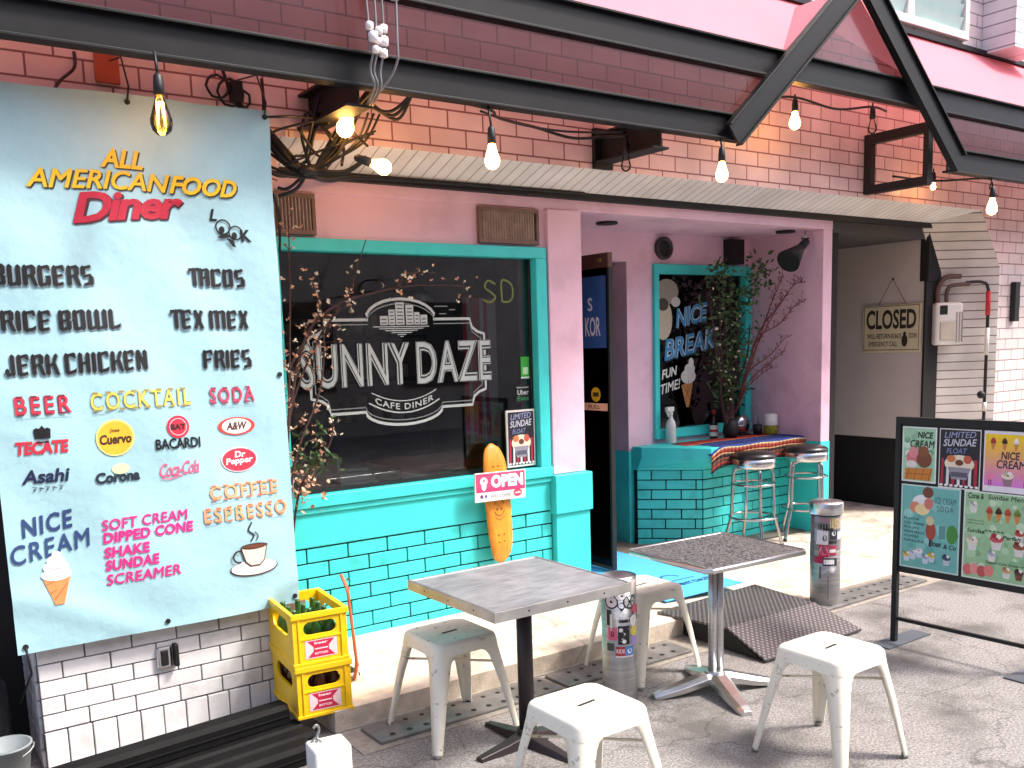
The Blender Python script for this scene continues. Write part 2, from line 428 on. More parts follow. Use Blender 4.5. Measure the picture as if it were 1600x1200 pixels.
# raised concrete step along the front; its front edge runs down flush with the gutter past the ramp
mb = MB()
xs = [1.62 + i * (14 - 1.62) / 80 for i in range(81)]
def step_h(x, y):
    f = 0.12 if x < 3.9 else (0.12 - 0.085 * min(1, (x - 3.9) / 0.9))
    t = max(0, min(1, (y + 0.98) / 0.98))
    return f + (0.10 - f) * t
ys = [-0.975, -0.96, -0.7, -0.45, -0.2, 0.0, 0.4, 0.8, 2.5]
vs = []; fs = []
for x in xs:
    vs.append((x, -0.98, -0.05))
    for k, y in enumerate(ys): vs.append((x, y - (0.02 if k == 0 else 0), step_h(x, y) - (0.012 if k == 0 else 0)))
n = len(ys) + 1
for i in range(len(xs) - 1):
    for k in range(n - 1): fs.append((i * n + k, (i + 1) * n + k, (i + 1) * n + k + 1, i * n + k + 1))
mb.add(vs, fs); mb.add([vs[k] for k in range(n)] + [(1.62, 2.5, -0.05)], [tuple(range(n + 1))])
tag(mb.build('pavement', CREAMC), kind='structure')
mb = MB(); mb.bb((1.62, -1.27, -0.05), (14, -1.0, 0.006)); mb.bb((1.62, -1.0, -0.05), (14, -0.985, 0.012))
tag(mb.build('gutter', mat('gutter_concrete', S(150, 142, 132), 0.9, vary=0.2, nscale=30, dirt=S(105, 98, 92), dscale=4, damt=0.7, bump=.3, bscale=150)), kind='structure')
GRATE = mat('galvanised_grate', S(128, 126, 124), 0.5, 0.4, vary=0.2, nscale=12, dirt=S(90, 84, 78), dscale=9, damt=0.6)
for gi, (x0, x1, lab) in enumerate(((1.72, 2.72, 'grey steel drain cover with round holes below the front table'), (2.76, 3.62, 'grey steel drain cover with round holes between the two tables'),
                              (4.72, 5.9, 'pale perforated drain cover behind the menu board'))):
    t = thing('drain_cover', lab, 'drain cover', (x0, -1.135, 0.006), 0, 'perforated drain covers in the gutter')
    mb = MB(); mb.bb((x0, -1.235, 0.008), (x1, -1.035, 0.022)); mb.build('plate', GRATE, t, 0.003)
    mb = MB(); k = x0 + 0.08
    while k < x1 - 0.05:
        mb.cyl((k, -1.19, 0.0222), (k, -1.19, 0.0235), 0.014, n=10); mb.cyl((k + .04, -1.08, 0.0222), (k + .04, -1.08, 0.0235), 0.012, n=10); k += 0.085
    mb.build('holes', BLACK, t)
mb = MB(); mb.bb((1.76, -0.8, 0.104), (1.94, -0.46, 0.112))
# open inspection pit beside the crates
tag(mb.build('inspection_pit', mat('pit_dark', S(34, 30, 28), 0.9), None), 'small dark open pit in the step beside the yellow crates', 'pit')

# ------------------------------------------------------------------ the cafe building
bld = thing('cafe_building', 'pink and turquoise cafe front with brick patterned base and tiled upper wall', 'building', (4, 0, 0))
PT = brick_mat('pinklit_wall_tile', 'XZ', 0.225, 0.095, S(242, 216, 210), S(232, 202, 196), S(150, 100, 96), 0.005)  # white tile with the awning's pink light put into its colour
PTU = brick_mat('white_wall_tile', 'XZ', 0.225, 0.095, S(234, 216, 212), S(226, 206, 202), S(140, 124, 122), 0.005)  # same white tile, fainter pink light in its colour
SOF = brick_mat('cream_soffit_tile', 'YX', 1.0, 0.075, S(246, 244, 240), S(238, 234, 228), S(176, 168, 160), 0.004, offset=0)
YB = -0.30
ZB = 2.72; ZI = 2.61
LX0, LX1 = 1.58, 1.84      # left corner: outer / inner
RX0, RX1 = 7.98, 8.46      # right corner: inner / outer
# upper tiled wall (front face) from under the canopy to the awning top, with the corners of the opening cut off
mb = MB()
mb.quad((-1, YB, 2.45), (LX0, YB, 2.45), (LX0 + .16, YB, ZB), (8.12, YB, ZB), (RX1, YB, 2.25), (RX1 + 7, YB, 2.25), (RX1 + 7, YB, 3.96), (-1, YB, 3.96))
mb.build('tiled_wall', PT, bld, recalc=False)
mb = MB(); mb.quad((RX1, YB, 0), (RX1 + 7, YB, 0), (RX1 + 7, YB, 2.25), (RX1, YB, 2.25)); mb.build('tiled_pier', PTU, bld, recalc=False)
mb = MB()
mb.quad((LX1 + .1, 0, ZI), (7.7, 0, ZI), (8.12, YB, ZB), (LX0 + .16, YB, ZB)); mb.build('soffit', SOF, bld, recalc=False)
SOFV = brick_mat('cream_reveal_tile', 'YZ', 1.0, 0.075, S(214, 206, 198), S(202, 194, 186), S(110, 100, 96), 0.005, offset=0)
mb = MB()
mb.quad((7.7, 0, ZI), (RX0, 0, 2.14), (RX1, YB, 2.25), (8.12, YB, ZB)); mb.quad((RX0, 0, 2.14), (RX0, 0, 0), (RX1, YB, 0), (RX1, YB, 2.25))
mb.build('corner_reveal', SOFV, bld, recalc=False)
mb = MB()
mb.quad((LX0, YB, 0), (LX0, YB, 2.45), (LX1, 0, 2.4), (LX1, 0, 0)); mb.quad((LX0, YB, 2.45), (LX0 + .16, YB, ZB), (LX1 + .1, 0, ZI), (LX1, 0, 2.4))
mb.build('corner_reveal', brick_mat('pinklit_reveal_tile', 'YZ', 0.225, 0.095, S(228, 186, 176), S(220, 176, 166), S(120, 70, 64), 0.005), bld, recalc=False)  # reveal tile carries the same painted-in pink light as the wall
# upper floor
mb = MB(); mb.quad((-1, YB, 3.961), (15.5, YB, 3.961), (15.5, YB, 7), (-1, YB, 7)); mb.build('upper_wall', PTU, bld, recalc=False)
mb = MB(); mb.bb((8.02, YB - .28, 3.97), (8.5, YB - .003, 7)); mb.build('upper_pilaster', brick_mat('white_pilaster_tile', 'XZ', .48, .095, S(232, 230, 230), S(222, 220, 220), S(150, 146, 146)), bld)
w = MB(); w.bb((6.4, YB - .05, 4.03), (7.74, YB - .003, 4.09)); w.bb((6.4, YB - .05, 4.09), (6.46, YB - .003, 5.2)); w.bb((7.68, YB - .05, 4.09), (7.74, YB - .003, 5.2)); w.bb((6.88, YB - .05, 4.09), (6.96, YB - .003, 5.2))
wf = w.build('upper_window', WHITEP, bld, 0.004)
w = MB()
for k in range(10): w.box((7.32, YB - .02, 4.15 + k * 0.1), (0.71, 0.012, 0.1), Matrix.Rotation(0.3, 3, 'X'))
for k in range(10): w.box((6.67, YB - .02, 4.15 + k * 0.1), (0.41, 0.012, 0.1), Matrix.Rotation(0.3, 3, 'X'))
w.build('louvre_panes', mat('pale_green_glass', S(176, 200, 196), 0.2, vary=0.06), wf)

# header, post, window bay ---------------------------------------------------
ZT = 2.27
mb = MB(); mb.bb((1.75, 0.0, ZT + .015), (3.62, 0.14, 2.56)); mb.build('header_panel', PINK, bld)
mb = MB(); mb.bb((1.75, -0.012, 2.52), (6.47, 0.14, 2.60)); mb.build('header_beam', PINK, bld, 0.006)
mb = MB(); mb.bb((1.7, -0.05, 2.585), (8.0, 0.0, 2.635)); mb.build('dark_trim', BLACK, bld, .004)
mb = MB(); mb.bb((3.62, -0.035, 0.872), (3.885, 0.3, 2.518)); mb.build('post', PINK, bld, 0.006)
mb = MB(); mb.bb((3.605, -0.075, 0.62), (3.91, 0.31, 0.87)); mb.bb((3.62, -0.055, 0.0), (3.9, 0.3, 0.62)); mb.build('post_base', TEAL, bld, 0.006)
# window frame
win = MB()
win.bb((1.80, -0.04, 2.22), (3.60, 0.10, 2.285)); win.bb((3.52, -0.04, 0.93), (3.60, 0.10, 2.22)); win.bb((1.80, -0.04, 0.93), (1.88, 0.10, 2.22)); win.bb((1.80, -0.05, 0.865), (3.605, 0.10, 0.93))
window = win.build('shop_window', TEAL, bld, 0.005)
w = MB(); w.bb((1.88, 0.035, 0.93), (3.52, 0.041, 2.22)); w.build('glass', GLASS, window)
w = MB(); w.bb((1.885, 0.02, 0.932), (3.515, 0.034, 0.95)); w.bb((3.5, 0.02, .95), (3.518, .034, 2.215)); w.build('seal', BLACK, window)
# turquoise sill panel and painted bricks
mb = MB(); mb.bb((1.70, -0.035, 0.83), (3.605, 0.1, 0.862)); mb.bb((1.70, -0.02, 0.645), (3.605, 0.1, 0.83)); mb.build('sill_panel', TEAL, bld, 0.006)
def brick_wall(fn, L, z0, z1, rows, bl, name, mats, parent, seed=1, thick=0.012, gap=0.009, bev=0.003):
    """individual bricks standing out of a dark grout sheet; fn(s, d, z) maps along-wall, out-of-wall, height to space"""
    rnd = random.Random(seed); b = MB(); rh = (z1 - z0) / rows
    b.mi = 1; b.add([fn(0, 0, z0), fn(L, 0, z0), fn(L, 0, z1), fn(0, 0, z1)], [(0, 1, 2, 3)]); b.mi = 0
    for r in range(rows):
        s = -bl * (0.5 if r % 2 else 0.02) - rnd.uniform(0, 0.01)
        while s < L:
            a = max(0, s) + gap / 2; e = min(L, s + bl) - gap / 2
            if e - a > 0.02:
                t = thick + rnd.uniform(-0.0015, 0.0015); za = z0 + r * rh + gap / 2; zb = z0 + (r + 1) * rh - gap / 2
                p = [fn(a, 0, za), fn(e, 0, za), fn(e, 0, zb), fn(a, 0, zb), fn(a, t, za), fn(e, t, za), fn(e, t, zb), fn(a, t, zb)]
                b.add(p, [(4, 5, 6, 7), (0, 1, 5, 4), (1, 2, 6, 5), (2, 3, 7, 6), (3, 0, 4, 7)])
            s += bl
    return b.build(name, mats, parent, bev)
brick_wall(lambda s, d, z: (1.70 + s, 0.0 - d, z), 1.915, 0.06, 0.64, 7, 0.245, 'brick_panel', [TEALB, GROUT], bld)
mb = MB(); mb.bb((1.70, 0.001, 0), (3.62, 0.1, 0.645)); mb.build('base_wall', GROUT, bld)
# louvre vents
for x0, x1 in ((1.86, 2.10), (3.12, 3.56)):
    v = MB(); v.bb((x0, -0.03, 2.30), (x1, -0.002, 2.325)); v.bb((x0, -0.03, 2.485), (x1, -0.002, 2.51)); v.bb((x0, -0.03, 2.325), (x0 + .02, -0.002, 2.485)); v.bb((x1 - .02, -0.03, 2.325), (x1, -0.002, 2.485))
    vo = v.build('vent', WOODV, bld, 0.003)
    v = MB(); v.bb((x0 + .02, -0.006, 2.325), (x1 - .02, -0.001, 2.485)); v.build('vent_back', mat('vent_dark', S(40, 30, 28), 0.9), vo)
    v = MB(); k = x0 + 0.035
    while k < x1 - .025: v.box((k, -0.018, 2.405), (0.009, 0.02, 0.16), Matrix.Rotation(0.5, 3, 'Z')); k += 0.019
    v.build('slats', mat('pale_wood_slat', S(158, 138, 128), .7, vary=.2, nscale=20), vo)
# alcove: back wall with door opening and second window, end wall, ceiling
BY = 0.72
mb = MB()
mb.bb((4.95, BY, 0.845), (5.215, BY + .12, 2.52)); mb.bb((5.215, BY, 2.29), (6.36, BY + .12, 2.52)); mb.bb((3.885, BY, 2.30), (4.95, BY + .12, 2.52)); mb.bb((5.215, BY, .845), (6.36, BY + .12, .92)); mb.bb((6.345, BY, .92), (6.36, BY + .12, 2.29))
mb.bb((4.95, BY + .12, 0.845), (5.05, BY + .9, 2.52))
mb.build('alcove_wall', PINK, bld)
mb = MB(); mb.bb((4.946, BY - .004, 0.05), (6.36, BY + .12, 0.845)); mb.bb((4.946, BY + .12, 0.05), (5.05, BY + .9, 0.845)); mb.build('alcove_dado', TEAL, bld)
mb = MB(); mb.bb((6.36, -0.008, 0.85), (6.47, BY + .12, 2.52)); mb.build('end_wall', PINK, bld, 0.004)
mb = MB(); mb.bb((6.356, -0.012, 0.03), (6.474, BY, 0.85)); mb.build('end_wall_dado', TEAL, bld, 0.004)
mb = MB(); mb.bb((3.885, 0.14, 2.52), (6.36, BY + .9, 2.57)); mb.build('alcove_ceiling', PINK, bld)
for (x, y) in ((4.42, 0.33), (6.16, 0.2)):
    d = MB(); d.cyl((x, y, 2.519), (x, y, 2.505), 0.075, n=24); d.build('ceiling_speaker', BLACK, bld)  # round black speaker on the alcove ceiling, not a lamp
fan = MB(); fan.lathe([(0.088, 0), (0.088, 0.03), (0.07, 0.04), (0.062, 0.015)], n=28)
fo = fan.build('vent_ring', mat('dark_fan', S(60, 52, 56), .5), bld, local=True)
fo.location = Vector((5.33, BY - .001, 2.41)) - wpos(bld); fo.rotation_euler = (PI / 2, 0, 0)
f2 = MB(); f2.cyl((5.33, BY - .012, 2.41), (5.33, BY - .018, 2.41), .062, n=24); f2.build('vent_mesh', BLACK, bld)
b2 = MB(); b2.bb((6.02, BY - .10, 2.30), (6.17, BY, 2.50)); b2.build('wall_box', BLACK, bld, .006)
# second window
w = MB(); w.bb((5.215, BY - .03, 2.215), (6.345, BY + .08, 2.29)); w.bb((5.215, BY - .03, 0.99), (5.265, BY + .08, 2.215)); w.bb((6.27, BY - .03, .99), (6.345, BY + .08, 2.215)); w.bb((5.215, BY - .04, .92), (6.345, BY + .08, .99))
win2 = w.build('alcove_window', TEAL, bld, .004)
w = MB(); w.bb((5.265, BY + .03, .99), (6.27, BY + .036, 2.215)); w.build('glass', GLASS, win2)
# door: the glass leaf stands open towards the street
dr = MB(); dr.bb((4.185, 0.06, 2.19), (4.225, 0.72, 2.285)); dr.bb((4.185, .06, .135), (4.225, .72, .16)); door = dr.build('door', BROWNRAIL, bld, .003)
d = MB(); d.bb((4.2, 0.07, .16), (4.21, 0.72, 2.19)); d.build('pane', glass_mat('dark_door_glass', (.16, .17, .19), 1.0), door)
d = MB(); d.bb((4.187, 0.055, .135), (4.223, .075, 2.19)); d.build('edge_strip', BLACK, door)
d = MB(); d.cyl((4.183, .14, 2.24), (4.178, .14, 2.24), .018, n=12); d.build('lock', mat('brass', S(200, 160, 90), .3, .8), door)
a = Art(); a.rect(0.0, 1.66, 0.36, 2.14, (48, 92, 150), 1, 1)
a.text('S', .17, 1.91, .05, .09, (225, 230, 232), .02); a.text('KOR', .14, 1.74, .16, .13, (225, 230, 232), .02)
a.build('hanging_sign', lambda u, v, e: (4.199 - e, 0.46 - u, v), door)
a = Art(); a.disc(.24, 1.345, .05, (216, 178, 30)); a.rect(.21, 1.33, .27, 1.36, (60, 50, 20))
a.build('sticker', lambda u, v, e: (4.199 - e, 0.46 - u, v), door)
a = Art(); a.rect(.06, 1.235, .36, 1.285, (226, 178, 140)); a.text('PULL', .16, 1.247, .12, .025, (70, 40, 30), .02)
a.build('push_plate', lambda u, v, e: (4.199 - e, 0.46 - u, v), door)
# passage on the right: dark opening, white upper wall with dark dado
DK = mat('passage_black', S(18, 17, 18), .8, vary=.3)
mb = MB(); mb.bb((7.80, -0.0, 0.04), (7.98, 3.0, .74)); mb.bb((6.474, .005, .04), (6.56, .3, 2.58)); mb.bb((6.56, 2.6, .04), (7.8, 3.0, 2.6)); mb.bb((6.474, .72, .04), (6.6, 3, 2.6)); mb.bb((7.78, -.02, .04), (7.99, .0, 2.52)); mb.build('passage_wall', DK, bld)
mb = MB(); mb.bb((7.80, 0.0, .742), (7.98, 0.83, 2.5)); mb.bb((7.8, .83, .742), (7.98, 3, 2.5)); mb.build('white_panel', mat('white_board', S(196, 186, 182), .6, vary=.06, nscale=2), bld)
mb = MB(); mb.bb((6.474, 0.0, 2.5), (7.99, 3.0, 2.6)); mb.build('passage_ceiling', mat('passage_grey', S(70, 68, 68), .8), bld)
mb = MB(); mb.bb((7.79, -.03, 2.14), (7.99, 0.05, 2.6)); mb.build('passage_lintel', DK, bld)
# pier on the left, clad in white tile
PX0, PX1, PYF = 0.505, 1.565, -0.56
mb = MB(); mb.bb((PX0 + .015, PYF + .015, 0), (PX1, YB + .4, 2.44)); mb.build('pier_core', GREYGROUT, bld)
brick_wall(lambda s, d, z: (PX0 + .012 + s, PYF + .014 - d, z), PX1 - PX0 - .012, 0.165, 0.165 + 11 * .072, 11, 0.19, 'pier_tiles', [WTILE, GREYGROUT], bld, 5, 0.012, .006, .0025)
brick_wall(lambda s, d, z: (PX0 + .012 + s, PYF + .014 - d, z), PX1 - PX0 - .012, 0.0, 0.163, 1, 0.098, 'pier_base_tiles', [WTILE, GREYGROUT], bld, 5, 0.014, .006, .0025)
brick_wall(lambda s, d, z: (PX0 + .014 - d, PYF + .5 - s, z), .47, 0.0, 2.44, 33, 0.10, 'pier_side_tiles', [WTILE, GREYGROUT], bld, 6, 0.012, .006, .0025)
mb = MB(); mb.bb((PX1 - .002, PYF + .02, .17), (PX1 + .012, YB, 2.44)); mb.build('pier_edge', WTILE, bld, .003)
o = MB(); o.bb((.985, PYF - .022, .335), (1.05, PYF + .0, .435)); ob_ = o.build('outlet', mat('chrome_plate', (.6, .6, .6, 1), .2, 1), bld, .01)
o = MB(); o.bb((1.0, PYF - .028, .35), (1.032, PYF - .02, .42)); o.bb((1.055, PYF - .04, .34), (1.075, PYF - .002, .44)); o.build('socket', BLACK, ob_, .006)
# dark side recess left of the pier
mb = MB(); mb.bb((-1.2, -.2, 0), (.52, -.1, 3.2)); mb.build('side_gate', BLACK, bld)

# window lettering -----------------------------------------------------------
WHT = (178, 186, 182); GRY = (124, 132, 128)
a = Art()
# plaque outline
def plaque(d):
    L, R, T, B = 2.04 - d, 3.17 + d, 1.862 + d, 1.352 - d
    p = []
    p += [(2.15, T), (2.40, T)] + [(2.61 + .225 * math.cos(t), T + .115 * math.sin(t)) for t in [PI - PI * i / 12 for i in range(1, 12)]] + [(2.82, T), (3.07, T)]
    p += [(3.085, T - .05), (3.12, T - .075), (R - .0, T - .09), (R, T - .13)]
    p += [(R, B + .13), (R, B + .09), (3.12, B + .075), (3.085, B + .05), (3.07, B), (2.86, B)]
    p += [(2.61 + .25 * math.cos(t), B - .085 * math.sin(t)) for t in [PI * i / 12 for i in range(1, 12)]] + [(2.36, B), (2.15, B)]
    p += [(2.135, B + .05), (2.10, B + .075), (L, B + .09), (L, B + .13), (L, T - .13), (L, T - .09), (2.10, T - .075), (2.135, T - .05)]
    return p
a.line(plaque(0.0), .016, WHT, True); a.line(plaque(-.026), .006, GRY, True)
# clear the ring behind the word, then the word with an outline
def bigword(t, u, w, z0=1.497, h=.235):
    for off, c in ((.055, (20, 22, 24)), (.034, WHT), (.016, (40, 44, 44)), (-.006, WHT)):
        a.text(t, u - (off * .12), z0 - off * .1, w + off * .24, h + off * .2, c, bold=max(off, -.01), space=1.08)
bigword('SUNNY', 1.985, .665); bigword('DAZE', 2.70, .51)
# skyline in the arch
for (x, w_, h_) in ((2.475, .05, .05), (2.53, .04, .085), (2.575, .055, .125), (2.64, .05, .11), (2.695, .035, .07), (2.735, .045, .055)):
    a.rect(x, 1.832, x + w_, 1.832 + h_, WHT)
    for k in range(int(h_ / .02)): a.rect(x + .008, 1.84 + k * .02, x + w_ - .008, 1.846 + k * .02, (60, 66, 66))
for k in range(6): a.line([(2.43 + .038 * k, 1.822 - k * .011), (2.79 - .038 * k, 1.822 - k * .011)], .005, WHT)
# curved ribbon CAFE DINER
bend = lambda u, v: (u, v - .05 + .055 * ((u - 2.61) / .21) ** 2)
a.line([bend(2.40 + i * .42 / 12, 1.452) for i in range(13)], .006, WHT); a.line([bend(2.38 + i * .46 / 12, 1.385) for i in range(13)], .008, WHT)
a.text('CAFE DINER', 2.42, 1.402, .38, .036, WHT, bold=.02, space=1.15, fn=bend)
for (x, z, l) in ((2.83, 1.935, .09), (2.93, 1.915, .04), (2.86, 1.892, .05)): a.line([(x, z), (x + l, z)], .006, (120, 126, 124))
# small stickers, a poster and the SD sign
a.rect(3.435, 1.50, 3.505, 1.625, (64, 176, 66)); a.rect(3.45, 1.515, 3.49, 1.56, (190, 230, 180)); a.rect(3.435, 1.49, 3.505, 1.50, (220, 226, 220))
a.rect(3.39, 1.34, 3.50, 1.45, (22, 24, 24)); a.rect(3.4, 1.432, 3.49, 1.438, WHT); a.text('Uber', 3.405, 1.39, .085, .03, (225, 225, 225), .01); a.text('Eats', 3.405, 1.355, .085, .025, (50, 150, 90), .01)
a.build('window_lettering', lambda u, v, e: (u, .034 - e, v), window)
def sundae_poster(art, u, v, w, h):
    art.rect(u, v, u + w, v + h, (228, 222, 218)); art.rect(u + .02 * w, v + .02 * h, u + .98 * w, v + .98 * h, (34, 30, 42))
    for i in range(7):
        art.poly([(u + w * (.05 + i * .135), v + .06 * h), (u + w * (.12 + i * .135), v + .06 * h), (u + w * (.12 + i * .135), v + .5 * h), (u + w * (.07 + i * .13), v + .5 * h)], (178, 40, 56) if i % 2 == 0 else (232, 226, 224))
    rnd = random.Random(3)
    art.text('LIMITED', u + .12 * w, v + .84 * h, .76 * w, .1 * h, (150, 160, 196), .02, .2, slope=.05); art.text('SUNDAE', u + .1 * w, v + .7 * h, .8 * w, .12 * h, (200, 202, 214), .02, .2, slope=.05); art.text('FLOAT', u + .18 * w, v + .58 * h, .5 * w, .09 * h, (120, 130, 170), .02, .2, slope=.05)
    art.disc(u + .5 * w, v + .42 * h, .36 * w, (236, 220, 196), .15 * h); art.disc(u + .5 * w, v + .44 * h, .1 * w, (110, 60, 40), .05 * h)
    art.disc(u + .3 * w, v + .5 * h, .11 * w, (206, 120, 70), .06 * h); art.disc(u + .7 * w, v + .5 * h, .1 * w, (196, 90, 70), .07 * h)
    art.poly([(u + .22 * w, v + .36 * h), (u + .78 * w, v + .36 * h), (u + .68 * w, v + .16 * h), (u + .32 * w, v + .16 * h)], (150, 146, 158))
    art.rect(u + .3 * w, v + .2 * h, u + .7 * w, v + .28 * h, (90, 88, 104))
    for i in range(8): art.disc(u + w * (.07 + i * .123), v + .05 * h, .045 * w, (240, 238, 236), .02 * h)
pt = thing('poster', 'framed sundae poster with red stripes standing in the window by the frame', 'poster', (3.41, .02, .945))
mb = MB(); mb.bb((3.29, .0, .945), (3.505, .012, 1.30)); mb.build('backing', WHITEP, pt)
a = Art(); sundae_poster(a, 3.295, .95, .205, .345); a.build('print', lambda u, v, e: (u, -.0012 - e, v), pt)
# alcove window lettering: drink cup, NICE BREAK, FUN TIME, cone
a = Art(); YA = BY + .028
a.disc(5.40, 2.08, .13, (150, 142, 128), .10); a.disc(5.36, 1.86, .10, (196, 184, 160), .16); a.disc(5.5, 2.0, .05, (200, 196, 190), .04); a.disc(5.36, 1.98, .06, (70, 60, 52), .05)
for t, u, v, w, h, sl in (('NICE', 5.50, 1.79, .36, .155, .16), ('BREAK', 5.37, 1.535, .60, .165, .16)):
    a.text(t, u + .012, v - .012, w, h, (30, 48, 74), .03, .12, 1.02, sl); a.text(t, u, v, w, h, (190, 214, 226), .045, .12, 1.02, sl); a.text(t, u, v, w, h, (58, 140, 190), .012, .12, 1.02, sl)
a.text('FUN', 5.34, 1.385, .17, .075, (222, 222, 216), .03, .15, slope=.2); a.text('TIME!', 5.325, 1.265, .22, .08, (222, 222, 216), .03, .15, slope=.2)
a.poly([(5.56, 1.33), (5.70, 1.38), (5.645, 1.15), (5.615, 1.15)], (198, 140, 80)); a.disc(5.64, 1.40, .085, (232, 228, 218), .06); a.disc(5.655, 1.46, .06, (236, 232, 224), .045); a.disc(5.67, 1.51, .03, (240, 236, 230), .04)
a.line([(5.575, 1.34), (5.66, 1.2)], .006, (150, 96, 50)); a.line([(5.69, 1.36), (5.6, 1.22)], .006, (150, 96, 50)); a.line([(5.64, 1.37), (5.61, 1.17)], .006, (150, 96, 50))
a.build('window_lettering', lambda u, v, e: (u, YA - e, v), win2)

# ------------------------------------------------------------------ cafe interior (seen dimly through the glass)
mb = MB(); mb.quad((1.2, .11, .11), (6.4, .11, .11), (6.4, 4.6, .11), (1.2, 4.6, .11)); mb.build('interior_floor', mat('interior_floor', S(120, 108, 98), .5, vary=.2), bld, recalc=False)
mb = MB(); mb.bb((1.1, 4.6, 0), (6.45, 4.7, 2.8)); mb.bb((1.1, .1, 0), (1.2, 4.6, 2.8)); mb.bb((6.36, .85, 0), (6.45, 4.6, 2.8)); mb.bb((1.1, .14, 2.7), (6.45, 4.7, 2.8)); mb.build('interior_wall', DARKROOM, bld)
REDV = mat('red_vinyl', S(150, 34, 40), .4, vary=.1)
CHARC = mat('dark_wood', S(64, 50, 42), .5, vary=.2, nscale=10)
STEELG = mat('grey_steel', S(128, 130, 130), .4, .5)
for i, (x, y, lab) in enumerate(((2.9, 1.6, 'red topped diner bench behind the big window near the flag'), (2.2, 2.5, 'red topped diner bench deep inside behind the big window'))):
    t = thing('diner_bench', lab, 'bench', (x, y, .11), 0, 'diner benches inside')
    mb = MB(); mb.bb((x - .55, y - .25, .11), (x + .55, y + .25, .62)); mb.build('base', STEELG, t, .01)
    mb = MB(); mb.bb((x - .56, y - .26, .62), (x + .56, y + .26, .74)); mb.build('seat', REDV, t, .03)
t = thing('display_case', 'low grey case with a red top just inside the big window', 'case', (3.0, .55, .11))
mb = MB(); mb.bb((2.72, .32, .11), (3.32, .8, .93)); mb.build('body', mat('pale_grey_laminate', S(170, 166, 160), .5), t, .01)
mb = MB(); mb.bb((2.70, .30, .93), (3.34, .82, .98)); mb.build('top', REDV, t, .008)
for k in range(4):
    mb = MB(); mb.bb((2.02 + k * .02, .2 + k * .10, .92 + k * .012), (2.5 + k * .03, .27 + k * .10, .94 + k * .012)); tag(mb.build('tray', mat('pale_tray', S(190, 190, 186), .4), None, .004), 'pale long tray lying on the counter inside the big window', 'tray', 'trays on the inside counter')
t = thing('service_counter', 'long grey service counter behind the big window', 'counter', (2.0, .6, .11))
mb = MB(); mb.bb((1.3, .17, .11), (2.6, 1.0, .86)); mb.build('body', mat('grey_laminate', S(96, 96, 96), .5), t, .01)
mb = MB(); mb.bb((1.28, .15, .86), (2.63, 1.03, .91)); mb.build('worktop', STEELG, t, .005)
t = thing('back_shelf', 'dim shelf with rows of jars on the far wall behind the window lettering', 'shelf', (3.4, 4.4, .11))
mb = MB()
for z in (.9, 1.35, 1.8): mb.bb((2.2, 4.2, z), (5.2, 4.58, z + .04))
mb.bb((2.2, 4.2, .11), (5.2, 4.58, .9)); mb.build('boards', CHARC, t)
mb = MB(); rj = random.Random(5)
for z in (.94, 1.39, 1.84):
    x = 2.3
    while x < 5.1: h_ = rj.uniform(.12, .28); mb.cyl((x, 4.35, z), (x, 4.35, z + h_), rj.uniform(.04, .07), n=10); x += rj.uniform(.14, .3)
mb.build('jars', mat('pale_jars', S(190, 176, 150), .4, vary=.4, nscale=2), t)
t = thing('brick_planter', 'low brick planter inside the lower left corner of the big window', 'planter', (2.0, .28, .9))
brick_wall(lambda s_, d, z: (1.88 + s_, .16 - d, z), .36, .915, 1.10, 2, .14, 'brick_face', [mat('old_brick', S(150, 110, 92), .8, vary=.25, nscale=12), mat('pale_mortar', S(170, 156, 144), .9)], t, 3)
mb = MB(); mb.bb((1.88, .165, .915), (2.24, .42, 1.10)); mb.build('body', mat('old_brick', (.3, .2, .15, 1)), t)
fl = MB()
for i in range(6):
    fl.mi = i % 2; x = 3.19 + i * .042
    fl.quad((x, .30 + .02 * (i % 3), 1.08), (x + .042, .30 + .02 * ((i + 1) % 3), 1.08), (x + .042, .30 + .02 * ((i + 1) % 3), 2.0), (x, .30 + .02 * (i % 3), 2.0))
tag(fl.build('flag', [mat('flag_red', S(150, 40, 52), .8), mat('flag_white', S(150, 140, 140), .8)]), 'red and white striped flag hanging inside the big window', 'flag')
nm = mat('neon_yellow', S(140, 138, 60), .4, emit=S(170, 165, 60), estr=0.12)
nb = MB()
nb.tube(spline([(3.33 - .03, .09, 2.07), (3.25, .09, 2.09), (3.225, .09, 2.05), (3.27, .09, 2.02), (3.30, .09, 1.99), (3.26, .09, 1.96), (3.21, .09, 1.975)], 5), .006, 6)
nb.tube(spline([(3.35, .09, 1.965), (3.35, .09, 2.09), (3.42, .09, 2.07), (3.43, .09, 2.0), (3.40, .09, 1.965), (3.35, .09, 1.965)], 5), .006, 6)
tag(nb.build('neon_sign', nm), 'small yellow SD neon letters inside the big window', 'neon sign')
for i in range(3):
    x = 1.6 + i * 1.3
    t = thing('pendant_lamp', ['dim pendant lamp deep inside at the left of the big window', 'dim pendant lamp deep inside behind the window lettering', 'dim pendant lamp deep inside behind the alcove window'][i], 'lamp', (x, 2.6, 2.1), 0, 'pendant lamps inside')
    mb = MB(); mb.lathe([(.02, .14), (.05, .12), (.13, 0), (.125, 0)], (x, 2.6, 2.1)); mb.build('shade', STEELG, t)
    mb = MB(); mb.cyl((x, 2.6, 2.24), (x, 2.6, 2.7), .005, n=6); mb.build('cord', RUBBER, t)

